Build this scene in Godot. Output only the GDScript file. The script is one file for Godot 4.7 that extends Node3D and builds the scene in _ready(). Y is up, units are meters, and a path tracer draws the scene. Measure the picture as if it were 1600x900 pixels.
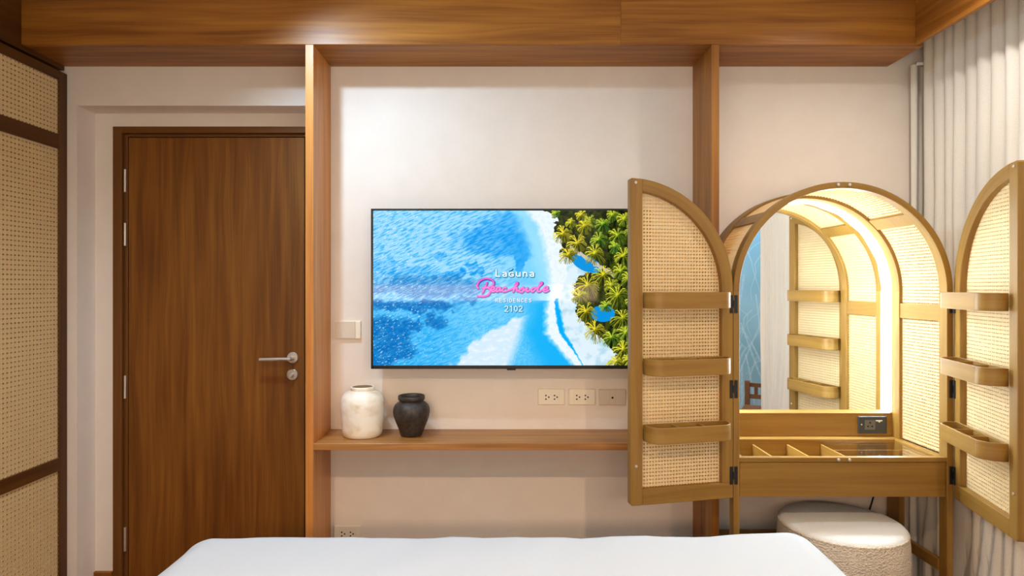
extends Node3D
# Bedroom wall with television, flush door, cane wardrobe and an open cane vanity. Metres, y up; the television wall is z = 0.

const F := 960.0          # focal length in pixels of the 1600 x 900 frame
const EYE_Y := 1.40
const CAM_Z := 2.783
const VPX := 787.0
const VPY := 447.0
const SOFFIT := 2.394
const CEIL := 2.60

var M := {}
var piece := 0
var used := {}
var rng := RandomNumberGenerator.new()

# ------------------------------------------------------------------ camera, air and light
func setup_view() -> void:
	var cam := Camera3D.new()
	cam.name = "camera"
	cam.projection = Camera3D.PROJECTION_FRUSTUM
	cam.near = 0.05
	cam.far = 60.0
	cam.size = 2.0 * cam.near * 450.0 / F
	cam.frustum_offset = Vector2((800.0 - VPX) / F, -(450.0 - VPY) / F) * cam.near
	cam.position = Vector3(0, EYE_Y, CAM_Z)
	add_child(cam)
	cam.current = true
	var e := Environment.new()
	e.background_mode = Environment.BG_COLOR
	e.background_color = Color(0, 0, 0)
	e.tonemap_mode = Environment.TONE_MAPPER_LINEAR
	e.tonemap_exposure = 1.05
	e.sdfgi_enabled = true
	e.ssao_enabled = true
	e.ssil_enabled = true
	var we := WorldEnvironment.new()
	we.name = "world_environment"
	we.environment = e
	add_child(we)

const DOWNLIGHTS := [
	[-0.88, 0.74, 1.95, 0, "beside the flush door and the wooden upright", 24.0],
	[1.44, 0.86, 0.80, 2, "over the cane vanity", 0.0],
	[-0.95, 2.72, 2.7, 1, "over the pillows on the wardrobe side", 0.0],
	[0.95, 2.72, 3.0, 1, "over the pillows on the curtain side", 0.0],
	[2.35, 2.55, 1.2, 0, "added in the nook to brighten the mural", 0.0],  # unseen lamp, added so that the mural shows bright in the mirror
]
const LAMP_COLOR := Color(0.78, 0.905, 1.0)
const WARM_COLOR := Color(1.0, 0.835, 0.68)
const NEUTRAL_COLOR := Color(1.0, 0.975, 0.95)
const HEADBOARD_ENERGY := 2.05

func downlights() -> void:
	for d in DOWNLIGHTS:
		var t := thing("ceiling_downlight", "small round white recessed downlight " + str(d[4]), "downlight", Vector3(d[0], CEIL, d[1]), "recessed ceiling downlights")
		var st := new_st()
		lathe(st, [[0.052, -0.001], [0.052, -0.006], [0.048, -0.009], [0.040, -0.006], [0.038, -0.001]], 32)
		obj("trim_ring", st, M.white_plastic, t, false)
		st = new_st()
		lathe(st, [[0.0, -0.004], [0.030, -0.004], [0.0375, -0.002]], 32)
		obj("lamp_lens", st, M.lamp_glow if d[3] == 0 else M.warm_glow, t, false)
		var l := SpotLight3D.new()
		l.name = "downlight_lamp"
		l.light_color = [LAMP_COLOR, WARM_COLOR, NEUTRAL_COLOR][d[3]]
		l.light_energy = d[2]
		l.spot_angle = 84.0
		l.spot_angle_attenuation = 0.8
		l.spot_range = 12.0
		l.spot_attenuation = 2.0
		l.light_size = 0.03
		l.shadow_enabled = true
		l.position = Vector3(0, -0.012, 0)
		l.rotation_degrees = Vector3(-90, 0, 0)
		l.rotate_z(deg_to_rad(d[5]))
		t.add_child(l)

# the long warm wall light over the headboard, behind the camera
func headboard_light() -> void:
	var t := thing("wall_light", "long warm linear wall light mounted over the headboard", "wall light", Vector3(-0.2, 1.265, 3.046))
	var st := new_st()
	box(st, Vector3(-1.08, -0.005, -0.022), Vector3(1.08, 0.150, 0.0), 0, 0.003)
	obj("housing", st, M.white_plastic, t, false)
	st = new_st()
	box(st, Vector3(-1.05, 0.0, -0.030), Vector3(1.05, 0.145, -0.0225), 0, 0.002)
	obj("lamp_diffuser", st, M.warm_glow, t, false)
	var l := AreaLight3D.new()
	l.name = "headboard_lamp"
	l.area_size = Vector2(2.1, 0.145)
	l.light_color = WARM_COLOR
	l.light_energy = HEADBOARD_ENERGY
	l.shadow_enabled = true
	l.position = Vector3(0, 0.0725, -0.034)
	t.add_child(l)

# ------------------------------------------------------------------ nodes
func numbered(called: String) -> String:
	if not used.has(called):
		used[called] = 0
		return called
	used[called] += 1
	return "%s_%03d" % [called, used[called]]

func thing(called: String, label: String, category: String, at := Vector3.ZERO, group := "") -> Node3D:
	var o := Node3D.new()
	o.name = numbered(called)
	o.position = at
	o.set_meta("label", label)
	o.set_meta("category", category)
	if group != "":
		o.set_meta("group", group)
	add_child(o)
	return o

func frame_node(called: String) -> Node3D:
	var o := Node3D.new()
	o.name = called
	o.set_meta("kind", "structure")
	add_child(o)
	return o

func place_of(n: Node) -> Vector3:
	var p := Vector3.ZERO
	while n != self and n is Node3D:
		p += n.position
		n = n.get_parent()
	return p

func obj(called: String, st: SurfaceTool, m: Material, parent: Node = self, in_world := true) -> MeshInstance3D:
	st.generate_normals()
	return meshed(called, st.commit(), m, parent, in_world)

func meshed(called: String, mesh: Mesh, m: Material, parent: Node = self, in_world := true) -> MeshInstance3D:
	var o := MeshInstance3D.new()
	o.name = called
	o.mesh = mesh
	o.material_override = null
	if mesh.get_surface_count():
		mesh.surface_set_material(0, m)
	if parent != self and in_world:
		o.position = -place_of(parent)
	parent.add_child(o, true)
	return o

func structure(called: String, st: SurfaceTool, m: Material) -> MeshInstance3D:
	var o := obj(called, st, m)
	o.set_meta("kind", "structure")
	return o

# ------------------------------------------------------------------ shapes
func new_st() -> SurfaceTool:
	var st := SurfaceTool.new()
	st.begin(Mesh.PRIMITIVE_TRIANGLES)
	st.set_smooth_group(-1)
	piece += 1
	return st

func shift() -> Vector2:
	return Vector2(fmod(piece * 0.377, 1.3), fmod(piece * 0.731, 2.6))

func v3(st: SurfaceTool, p: Vector3, uv: Vector2) -> void:
	st.set_uv(uv)
	st.add_vertex(p)

func tri_out(st: SurfaceTool, a: Vector3, b: Vector3, c: Vector3, ua: Vector2, ub: Vector2, uc: Vector2, inside: Vector3) -> void:
	var n := (b - a).cross(c - a)
	if n.dot((a + b + c) / 3.0 - inside) < 0.0:
		v3(st, a, ua); v3(st, b, ub); v3(st, c, uc)
	else:
		v3(st, a, ua); v3(st, c, uc); v3(st, b, ub)

func quad_out(st: SurfaceTool, p: Array, uv: Array, inside: Vector3) -> void:
	tri_out(st, p[0], p[1], p[2], uv[0], uv[1], uv[2], inside)
	tri_out(st, p[0], p[2], p[3], uv[0], uv[2], uv[3], inside)

# a box with chamfered edges; wood grain runs along axis `grain`
func box(st: SurfaceTool, a: Vector3, b: Vector3, grain := 1, bev := 0.0012, xf := Transform3D.IDENTITY) -> void:
	var lo := Vector3(minf(a.x, b.x), minf(a.y, b.y), minf(a.z, b.z))
	var hi := Vector3(maxf(a.x, b.x), maxf(a.y, b.y), maxf(a.z, b.z))
	var c := (lo + hi) / 2.0
	var h := (hi - lo) / 2.0
	var e := minf(bev, minf(h.x, minf(h.y, h.z)) * 0.6)
	var off := shift()
	var cc := xf * c
	var o1 := (grain + 1) % 3
	var o2 := (grain + 2) % 3
	var pt := func(s: Vector3, axis: int) -> Vector3:
		var q := Vector3(s.x * (h.x - e), s.y * (h.y - e), s.z * (h.z - e))
		q[axis] = s[axis] * h[axis]
		return c + q
	var uvf := func(q: Vector3, axis: int) -> Vector2:
		if axis == grain:
			return off + Vector2(q[o1], q[o2] * 0.35)
		return off + Vector2(q[o1] + q[o2], q[grain])
	for axis in 3:
		var x := (axis + 1) % 3
		var y := (axis + 2) % 3
		for sg in [-1.0, 1.0]:
			var ps := []
			var us := []
			for k in [[-1, -1], [1, -1], [1, 1], [-1, 1]]:
				var s := Vector3.ZERO
				s[axis] = sg
				s[x] = k[0]
				s[y] = k[1]
				var q: Vector3 = pt.call(s, axis)
				ps.append(xf * q)
				us.append(uvf.call(q, axis))
			quad_out(st, ps, us, cc)
		# the four edges parallel to this axis
		for k in [[-1, -1], [1, -1], [1, 1], [-1, 1]]:
			var s0 := Vector3.ZERO
			s0[axis] = -1
			s0[x] = k[0]
			s0[y] = k[1]
			var s1 := s0
			s1[axis] = 1
			var q4 := [pt.call(s0, x), pt.call(s1, x), pt.call(s1, y), pt.call(s0, y)]
			var u4 := []
			var p4 := []
			for q in q4:
				u4.append(uvf.call(q, x if x != grain else y))
				p4.append(xf * q)
			quad_out(st, p4, u4, cc)
	for sx in [-1, 1]:
		for sy in [-1, 1]:
			for sz in [-1, 1]:
				var s := Vector3(sx, sy, sz)
				var a0: Vector3 = pt.call(s, 0)
				var a1: Vector3 = pt.call(s, 1)
				var a2: Vector3 = pt.call(s, 2)
				tri_out(st, xf * a0, xf * a1, xf * a2, uvf.call(a0, o1), uvf.call(a1, o1), uvf.call(a2, o1), cc)

func lathe(st: SurfaceTool, prof: Array, n := 40, at := Vector3.ZERO, smooth := true, wob := 0.0) -> void:
	st.set_smooth_group(0 if smooth else -1)
	var run := 0.0
	for i in prof.size() - 1:
		var r0: float = prof[i][0]
		var y0: float = prof[i][1]
		var r1: float = prof[i + 1][0]
		var y1: float = prof[i + 1][1]
		var d := Vector2(r1 - r0, y1 - y0).length()
		for k in n:
			var a0 := TAU * k / n
			var a1 := TAU * (k + 1) / n
			var w0 := 1.0 + wob * sin(2.0 * a0 + y0 * 9.0) + wob * 0.6 * sin(3.0 * a0 + y0 * 31.0)
			var w1 := 1.0 + wob * sin(2.0 * a1 + y0 * 9.0) + wob * 0.6 * sin(3.0 * a1 + y0 * 31.0)
			var w2 := 1.0 + wob * sin(2.0 * a1 + y1 * 9.0) + wob * 0.6 * sin(3.0 * a1 + y1 * 31.0)
			var w3 := 1.0 + wob * sin(2.0 * a0 + y1 * 9.0) + wob * 0.6 * sin(3.0 * a0 + y1 * 31.0)
			var p0 := at + Vector3(cos(a0) * r0 * w0, y0, sin(a0) * r0 * w0)
			var p1 := at + Vector3(cos(a1) * r0 * w1, y0, sin(a1) * r0 * w1)
			var p2 := at + Vector3(cos(a1) * r1 * w2, y1, sin(a1) * r1 * w2)
			var p3 := at + Vector3(cos(a0) * r1 * w3, y1, sin(a0) * r1 * w3)
			var u0 := float(k) / n
			var u1 := float(k + 1) / n
			if r0 > 1e-6:
				v3(st, p0, Vector2(u0, run)); v3(st, p1, Vector2(u1, run)); v3(st, p2, Vector2(u1, run + d))
			if r1 > 1e-6:
				v3(st, p0, Vector2(u0, run)); v3(st, p2, Vector2(u1, run + d)); v3(st, p3, Vector2(u0, run + d))
		run += d
	st.set_smooth_group(-1)

# a cylinder between two points with slightly chamfered ends
func rod(st: SurfaceTool, a: Vector3, b: Vector3, r: float, n := 20, cham := 0.15) -> void:
	var d := (b - a)
	var l := d.length()
	d = d / l
	var u := d.cross(Vector3.UP if absf(d.y) < 0.9 else Vector3.RIGHT).normalized()
	var w := d.cross(u)
	var e := minf(r * cham, l * 0.3)
	var rings := [[0.0, 0.0], [0.0, r - e], [e, r], [l - e, r], [l, r - e], [l, 0.0]]
	var mid := (a + b) / 2.0
	for i in rings.size() - 1:
		st.set_smooth_group(1 if i == 2 else -1)
		for k in n:
			var q := []
			for c in [[i, k], [i, k + 1], [i + 1, k + 1], [i + 1, k]]:
				var an: float = TAU * (int(c[1]) % n) / n
				var rr: float = rings[c[0]][1]
				q.append(a + d * float(rings[c[0]][0]) + (u * cos(an) + w * sin(an)) * rr)
			var uz := Vector2.ZERO
			if i > 0:
				tri_out(st, q[0], q[1], q[2], uz, uz, uz, mid)
			if i < rings.size() - 2:
				tri_out(st, q[0], q[2], q[3], uz, uz, uz, mid)
	st.set_smooth_group(-1)

# a tube along points
func tube(st: SurfaceTool, pts: Array, r: float, n := 10) -> void:
	st.set_smooth_group(0)
	var rings := []
	for i in pts.size():
		var d: Vector3 = (pts[mini(i + 1, pts.size() - 1)] - pts[maxi(i - 1, 0)]).normalized()
		var u := d.cross(Vector3(0.31, 0.2, 0.93)).normalized()
		var w := d.cross(u)
		var ring := []
		for k in n:
			ring.append(pts[i] + (u * cos(TAU * k / n) + w * sin(TAU * k / n)) * r)
		rings.append(ring)
	for i in rings.size() - 1:
		var mid: Vector3 = (pts[i] + pts[i + 1]) / 2.0
		for k in n:
			var k2 := (k + 1) % n
			quad_out(st, [rings[i][k], rings[i][k2], rings[i + 1][k2], rings[i + 1][k]], [Vector2.ZERO, Vector2.ZERO, Vector2.ZERO, Vector2.ZERO], mid)
	st.set_smooth_group(-1)

# a strip of outline pairs (outer, inner) pushed between z0 and z1: arch rings. uv: grain follows the strip
func ring_strip(st: SurfaceTool, outer: Array, inner: Array, z0: float, z1: float, closed := false, bev := 0.0012) -> void:
	var off := shift()
	var n := outer.size()
	var run := 0.0
	for i in (n if closed else n - 1):
		var j := (i + 1) % n
		var o0: Vector2 = outer[i]
		var o1: Vector2 = outer[j]
		var i0: Vector2 = inner[i]
		var i1: Vector2 = inner[j]
		var d := o0.distance_to(o1)
		var w := o0.distance_to(i0)
		var c2 := (o0 + o1 + i0 + i1) / 4.0
		var mid := Vector3(c2.x, c2.y, (z0 + z1) / 2.0)
		var f0 := (i0 - o0).normalized() * bev
		var f1 := (i1 - o1).normalized() * bev
		# profile round the section: eight points
		var sec := func(o: Vector2, q: Vector2, f: Vector2) -> Array:
			return [Vector3(o.x, o.y, z0 + bev), Vector3(o.x, o.y, z1 - bev), Vector3(o.x + f.x, o.y + f.y, z1), Vector3(q.x - f.x, q.y - f.y, z1),
				Vector3(q.x, q.y, z1 - bev), Vector3(q.x, q.y, z0 + bev), Vector3(q.x - f.x, q.y - f.y, z0), Vector3(o.x + f.x, o.y + f.y, z0)]
		var s0: Array = sec.call(o0, i0, f0)
		var s1: Array = sec.call(o1, i1, f1)
		var us := [0.0, z1 - z0, z1 - z0 + 0.001, z1 - z0 + w, z1 - z0 + w + 0.001, 2 * (z1 - z0) + w, 2 * (z1 - z0) + w + 0.001, 2 * (z1 - z0) + 2 * w]
		for k in 8:
			var k2 := (k + 1) % 8
			st.set_smooth_group(10 + k)
			var ua: float = us[k]
			var ub: float = us[k2] if k2 else us[7] + 0.001
			quad_out(st, [s0[k], s1[k], s1[k2], s0[k2]], [off + Vector2(ua, run), off + Vector2(ua, run + d), off + Vector2(ub, run + d), off + Vector2(ub, run)], mid)
		st.set_smooth_group(-1)
		if not closed and (i == 0 or i == n - 2):
			var s: Array = s0 if i == 0 else s1
			for k in range(1, 7):
				tri_out(st, s[0], s[k], s[k + 1], off, off + Vector2(0.01, 0), off + Vector2(0.01, 0.01), mid)
		run += d

# a filled convex-ish outline pushed between z0 and z1
func slab(st: SurfaceTool, poly: PackedVector2Array, z0: float, z1: float, grain := 1, bev := 0.001) -> void:
	var off := shift()
	var n := poly.size()
	var c := Vector2.ZERO
	for p in poly:
		c += p / n
	var ins := PackedVector2Array()
	for i in n:
		var a := (poly[i] - poly[(i + n - 1) % n]).normalized()
		var b := (poly[(i + 1) % n] - poly[i]).normalized()
		var nn := (Vector2(-a.y, a.x) + Vector2(-b.y, b.x)).normalized()
		if nn.dot(c - poly[i]) < 0:
			nn = -nn
		ins.append(poly[i] + nn * bev)
	var uvf := func(p: Vector2, z: float) -> Vector2:
		return off + (Vector2(p.x + z, p.y) if grain == 1 else Vector2(p.y + z, p.x))
	var mid := Vector3(c.x, c.y, (z0 + z1) / 2.0)
	var idx := Geometry2D.triangulate_polygon(ins)
	for t in range(0, idx.size(), 3):
		for z in [z0, z1]:
			var q := []
			for k in 3:
				q.append(ins[idx[t + k]])
			var away := mid + Vector3(q[0].x + q[1].x + q[2].x, q[0].y + q[1].y + q[2].y, 0) / 3.0 - Vector3(c.x, c.y, 0)
			tri_out(st, Vector3(q[0].x, q[0].y, z), Vector3(q[1].x, q[1].y, z), Vector3(q[2].x, q[2].y, z), uvf.call(q[0], 0), uvf.call(q[1], 0), uvf.call(q[2], 0), away)
	for i in n:
		var j := (i + 1) % n
		quad_out(st, [Vector3(poly[i].x, poly[i].y, z0 + bev), Vector3(poly[j].x, poly[j].y, z0 + bev), Vector3(poly[j].x, poly[j].y, z1 - bev), Vector3(poly[i].x, poly[i].y, z1 - bev)],
			[uvf.call(poly[i], z0), uvf.call(poly[j], z0), uvf.call(poly[j], z1), uvf.call(poly[i], z1)], mid)
		for zz in [[z0 + bev, z0], [z1 - bev, z1]]:
			quad_out(st, [Vector3(poly[i].x, poly[i].y, zz[0]), Vector3(poly[j].x, poly[j].y, zz[0]), Vector3(ins[j].x, ins[j].y, zz[1]), Vector3(ins[i].x, ins[i].y, zz[1])],
				[uvf.call(poly[i], 0), uvf.call(poly[j], 0), uvf.call(ins[j], 0), uvf.call(ins[i], 0)], mid)

# woven cane: a sheet of nu x nv cells, each with an eight-sided hole; f(u, v) in cells gives the place, keep(u, v) whether to weave a cell
func cane(nu: int, nv: int, f: Callable, keep: Callable, hole := 0.24) -> ArrayMesh:
	var vs := PackedVector3Array()
	var ns := PackedVector3Array()
	var uvs := PackedVector2Array()
	var ix := PackedInt32Array()
	var rim := [Vector2(1, 0.5), Vector2(1, 1), Vector2(0.5, 1), Vector2(0, 1), Vector2(0, 0.5), Vector2(0, 0), Vector2(0.5, 0), Vector2(1, 0)]
	for i in nu:
		for j in nv:
			if not keep.call(i + 0.5, j + 0.5):
				continue
			var base := vs.size()
			var jr := hole * rng.randf_range(0.93, 1.06)
			var pc: Vector3 = f.call(i + 0.5, j + 0.5)
			var px: Vector3 = f.call(i + 1.0, j + 0.5) - pc
			var py: Vector3 = f.call(i + 0.5, j + 1.0) - pc
			var nrm := px.cross(py).normalized()
			for k in 8:
				var r: Vector2 = rim[k]
				vs.append(f.call(i + r.x, j + r.y))
				uvs.append(Vector2(i + r.x, j + r.y))
				ns.append(nrm)
			for k in 8:
				var a := TAU * k / 8.0
				vs.append(pc + px * 1.86 * jr * cos(a) + py * 1.72 * jr * sin(a))
				uvs.append(Vector2(i + 0.5 + jr * cos(a), j + 0.5 + jr * sin(a)))
				ns.append(nrm)
			for k in 8:
				var k2 := (k + 1) % 8
				ix.append_array([base + k, base + 8 + k, base + 8 + k2, base + k, base + 8 + k2, base + k2])
			# the strands' thickness round the hole
			for side in 2:
				for k in 8:
					vs.append(vs[base + 8 + k] - nrm * (0.0028 if side else 0.0))
					uvs.append(uvs[base + 8 + k])
					ns.append((pc - vs[base + 8 + k]).normalized())
			for k in 8:
				var k2 := (k + 1) % 8
				ix.append_array([base + 16 + k, base + 24 + k, base + 24 + k2, base + 16 + k, base + 24 + k2, base + 16 + k2])
	var arr := []
	arr.resize(Mesh.ARRAY_MAX)
	arr[Mesh.ARRAY_VERTEX] = vs
	arr[Mesh.ARRAY_NORMAL] = ns
	arr[Mesh.ARRAY_TEX_UV] = uvs
	arr[Mesh.ARRAY_INDEX] = ix
	var am := ArrayMesh.new()
	am.add_surface_from_arrays(Mesh.PRIMITIVE_TRIANGLES, arr)
	return am

# ------------------------------------------------------------------ materials
func col(r: float, g: float, b: float) -> Color:
	return Color(r / 255.0, g / 255.0, b / 255.0)

func mat(c: Color, rough := 0.6, spec := 0.5, metal := 0.0) -> StandardMaterial3D:
	var m := StandardMaterial3D.new()
	m.albedo_color = c
	m.roughness = rough
	m.metallic = metal
	m.metallic_specular = spec
	return m

func noise(seed_: int, freq: float, oct := 3) -> FastNoiseLite:
	var n := FastNoiseLite.new()
	n.seed = seed_
	n.noise_type = FastNoiseLite.TYPE_SIMPLEX_SMOOTH
	n.frequency = freq
	n.fractal_octaves = oct
	return n

# veneer: streaks along v, a periodic 1.3 m across u
func veneer(seed_: int, dark: Color, mid: Color, light: Color, w: int, h: int, streak: float) -> ImageTexture:
	var img := Image.create(w, h, false, Image.FORMAT_RGB8)
	var broad := noise(seed_, 1.0, 2)
	var fine := noise(seed_ + 7, 1.0, 2)
	var wave := noise(seed_ + 13, 1.0, 2)
	var tone := func(x: int, v: float) -> float:
		var an := TAU * (float(x) / w + 0.012 * wave.get_noise_3d(cos(TAU * x / w) * 1.3, sin(TAU * x / w) * 1.3, v * 3.2))
		var cx := cos(an)
		var cy := sin(an)
		return 0.5 + broad.get_noise_3d(cx * 2.2 * streak, cy * 2.2 * streak, v * 2.2) * 0.55 + broad.get_noise_3d(cx * 7.0 * streak + 40.0, cy * 7.0 * streak, v * 3.4) * 0.42 + fine.get_noise_3d(cx * 30.0 * streak, cy * 30.0 * streak, v * 7.0) * 0.30
	for y in h:
		var v := float(y) / h
		for x in w:
			var q: float = tone.call(x, v)
			if v > 0.88:     # the end runs into the start, so that repeats do not show
				q = lerpf(q, tone.call(x, v - 1.0), (v - 0.88) / 0.12)
			var c := dark.lerp(mid, clampf(q * 2.0, 0, 1)) if q < 0.5 else mid.lerp(light, clampf(q * 2.0 - 1.0, 0, 1))
			img.set_pixel(x, y, c)
	img.generate_mipmaps()
	return ImageTexture.create_from_image(img)

func wood(tex: Texture2D, tint: Color, rough: float, spec := 0.45) -> StandardMaterial3D:
	var m := mat(tint, rough, spec)
	m.albedo_texture = tex
	m.uv1_scale = Vector3(1.0 / 1.3, 1.0 / 2.6, 1)
	m.heightmap_enabled = false
	return m

func noise_tex(seed_: int, freq: float, size := 256, bump := 0.0, oct := 4) -> NoiseTexture2D:
	var t := NoiseTexture2D.new()
	t.noise = noise(seed_, freq, oct)
	t.width = size
	t.height = size
	t.seamless = true
	if bump > 0:
		t.as_normal_map = true
		t.bump_strength = bump
	return t

func ramp_tex(seed_: int, freq: float, a: Color, b: Color, size := 256, oct := 4) -> NoiseTexture2D:
	var t := noise_tex(seed_, freq, size, 0.0, oct)
	var g := Gradient.new()
	g.set_color(0, a)
	g.set_color(1, b)
	g.set_offset(0, 0.25)
	g.set_offset(1, 0.75)
	t.color_ramp = g
	return t

func weave_tex() -> ImageTexture:
	# one cell of cane: crossing strands with their own tones
	var s := 32
	var img := Image.create(s, s, false, Image.FORMAT_RGB8)
	for y in s:
		for x in s:
			var u := absf(float(x) / s - 0.5) * 2.0
			var v := absf(float(y) / s - 0.5) * 2.0
			var t := 0.93
			var d := absf(u - v)
			if u + v > 1.15 and d < 0.5:
				t = 1.0
			if u > 0.9:
				t = 0.85
			if v > 0.9:
				t = 0.89
			if u > 0.55 and v < 0.45:
				t = minf(t, 0.97)
			img.set_pixel(x, y, Color(t, t * 0.99, t * 0.96))
	return ImageTexture.create_from_image(img)

func make_materials() -> void:
	var va := veneer(11, col(158, 112, 70), col(190, 142, 96), col(216, 170, 122), 640, 900, 1.0)
	var vb := veneer(29, col(186, 144, 98), col(203, 163, 116), col(216, 178, 132), 512, 768, 1.6)
	M.joinery = wood(va, col(204, 175, 98), 0.42)
	M.door = wood(va, col(168, 140, 78), 0.45)
	M.door_frame = wood(vb, col(136, 106, 56), 0.5)
	M.shelf = wood(va, col(220, 202, 158), 0.36)
	M.upright = wood(vb, col(255, 214, 158), 0.36)  # left upright only: direct light is put into this lighter tint
	M.vanity = wood(vb, col(180, 168, 108), 0.42)
	M.wardrobe = wood(va, col(116, 94, 42), 0.5)  # joinery veneer tinted darker: the shade on the left is put into the colour
	M.chair = wood(vb, col(150, 126, 106), 0.55)
	M.floor = wood(va, col(170, 140, 110), 0.4)
	var wv := weave_tex()
	M.cane = mat(col(246, 220, 174), 0.5, 0.4)
	M.cane.albedo_texture = wv
	M.cane.backlight_enabled = true
	M.cane.backlight = col(110, 85, 50)
	M.wall = mat(col(236, 227, 219), 0.85, 0.3)
	M.wall.albedo_texture = ramp_tex(5, 0.02, Color(0.99, 0.989, 0.988), Color(1, 1, 1), 256)
	M.wall.uv1_triplanar = true
	M.wall.uv1_world_triplanar = true
	M.wall.uv1_scale = Vector3(1.1, 1.1, 1.1)
	M.ceiling = mat(col(238, 236, 232), 0.9, 0.3)
	M.white_plastic = mat(col(228, 226, 222), 0.4, 0.5)
	M.plate = mat(col(242, 235, 220), 0.38, 0.5)
	M.plate_grey = mat(col(218, 207, 192), 0.38, 0.5)
	M.hole = mat(col(22, 18, 15), 0.7, 0.3)
	M.steel = mat(col(214, 208, 200), 0.38, 0.6, 0.72)
	M.black_metal = mat(col(26, 25, 26), 0.45, 0.5)
	M.black_plastic = mat(col(20, 21, 24), 0.3, 0.5)
	M.tv_body = mat(col(14, 16, 18), 0.25, 0.5)
	M.socket_dark = mat(col(52, 56, 62), 0.4, 0.5)
	M.socket_grey = mat(col(96, 94, 92), 0.5, 0.4)
	M.mirror = mat(col(246, 247, 246), 0.0, 0.5, 1.0)
	M.glass = mat(Color(0.10, 0.11, 0.11, 0.03), 0.02, 0.5)
	M.glass.transparency = BaseMaterial3D.TRANSPARENCY_ALPHA
	M.lamp_glow = mat(Color.WHITE, 0.5)
	M.lamp_glow.emission_enabled = true
	M.lamp_glow.emission = LAMP_COLOR
	M.lamp_glow.emission_energy_multiplier = 3.0
	M.warm_glow = mat(Color.WHITE, 0.5)
	M.warm_glow.emission_enabled = true
	M.warm_glow.emission = WARM_COLOR
	M.warm_glow.emission_energy_multiplier = 1.5
	M.led_glow = mat(Color.WHITE, 0.5)
	M.led_glow.emission_enabled = true
	M.led_glow.emission = Color(1.0, 0.98, 0.94)
	M.led_glow.emission_energy_multiplier = 5.0
	M.white_jar = mat(col(248, 244, 236), 0.5, 0.4)
	M.white_jar.albedo_texture = ramp_tex(77, 0.010, col(222, 204, 172), Color(1, 1, 1), 256)  # random pale tan mottling over white
	M.white_jar.uv1_triplanar = true
	(M.white_jar.albedo_texture as NoiseTexture2D).color_ramp.set_offset(0, 0.12)
	(M.white_jar.albedo_texture as NoiseTexture2D).color_ramp.set_offset(1, 0.5)
	M.white_jar.uv1_scale = Vector3(3, 3, 3)
	M.jar_inside = mat(col(150, 134, 100), 0.8, 0.2)
	M.dark_jar = mat(col(66, 58, 54), 0.48, 0.5)
	M.dark_jar.albedo_texture = ramp_tex(78, 0.03, col(170, 160, 152), Color(1, 1, 1), 256)
	M.dark_jar.uv1_triplanar = true
	M.dark_jar.uv1_scale = Vector3(5, 5, 5)
	M.linen = mat(col(198, 205, 213), 0.9, 0.2)
	M.linen.normal_enabled = true
	M.linen.normal_texture = noise_tex(41, 0.05, 256, 2.0)
	M.linen.normal_scale = 0.12
	M.linen.uv1_triplanar = true
	M.linen.uv1_scale = Vector3(4, 4, 4)
	M.curtain = mat(col(228, 223, 214), 0.95, 0.2)
	M.curtain.albedo_texture = ramp_tex(51, 0.22, Color(0.955, 0.955, 0.945), Color(1, 1, 1), 256, 2)
	M.curtain.uv1_scale = Vector3(16, 6, 1)
	M.curtain.rim_enabled = true
	M.curtain.rim = 0.3
	M.boucle = mat(col(226, 214, 196), 0.95, 0.2)
	M.boucle.normal_enabled = true
	M.boucle.normal_texture = noise_tex(61, 0.07, 256, 12.0, 3)
	M.boucle.normal_scale = 0.9
	M.boucle.uv1_triplanar = true
	M.boucle.uv1_scale = Vector3(6, 6, 6)
	M.seat_cloth = mat(col(232, 234, 234), 0.9, 0.2)
	M.seat_cloth.normal_enabled = true
	M.seat_cloth.normal_texture = M.boucle.normal_texture
	M.seat_cloth.normal_scale = 0.25
	M.seat_cloth.uv1_triplanar = true
	M.seat_cloth.uv1_scale = Vector3(7, 7, 7)
	M.mural = mat(Color.WHITE, 0.7, 0.3)
	M.mural.albedo_texture = mural_tex()
	M.screen = mat(Color.BLACK, 0.05, 0.22)
	var pic := tv_picture()
	M.screen.emission_enabled = true
	M.screen.emission = Color.BLACK
	M.screen.emission_texture = pic
	M.screen.emission_operator = BaseMaterial3D.EMISSION_OP_ADD
	M.screen.emission_energy_multiplier = 1.0

# ------------------------------------------------------------------ printed pictures: the television's screen and the plaster mural
func seg_dist(p: Vector2, a: Vector2, b: Vector2) -> float:
	var d := b - a
	var t := clampf((p - a).dot(d) / maxf(d.length_squared(), 1e-6), 0, 1)
	return p.distance_to(a + d * t)

func brush(img: Image, pts: Array, w: float, c: Color) -> void:
	for i in pts.size() - 1:
		var a: Vector2 = pts[i]
		var b: Vector2 = pts[i + 1]
		var r := w / 2.0 + 1.0
		for y in range(maxi(0, int(minf(a.y, b.y) - r)), mini(img.get_height(), int(maxf(a.y, b.y) + r) + 1)):
			for x in range(maxi(0, int(minf(a.x, b.x) - r)), mini(img.get_width(), int(maxf(a.x, b.x) + r) + 1)):
				var d := seg_dist(Vector2(x + 0.5, y + 0.5), a, b)
				var k := clampf(w / 2.0 + 0.5 - d, 0, 1) * c.a
				if k > 0:
					img.set_pixel(x, y, img.get_pixel(x, y).lerp(Color(c.r, c.g, c.b), k))

func curve(pts: Array, n := 6) -> Array:
	var out := []
	for i in pts.size() - 1:
		var p0: Vector2 = pts[maxi(i - 1, 0)]
		var p1: Vector2 = pts[i]
		var p2: Vector2 = pts[i + 1]
		var p3: Vector2 = pts[mini(i + 2, pts.size() - 1)]
		for k in n:
			out.append(p1.cubic_interpolate(p2, p0, p3, float(k) / n))
	out.append(pts[-1])
	return out

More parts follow.
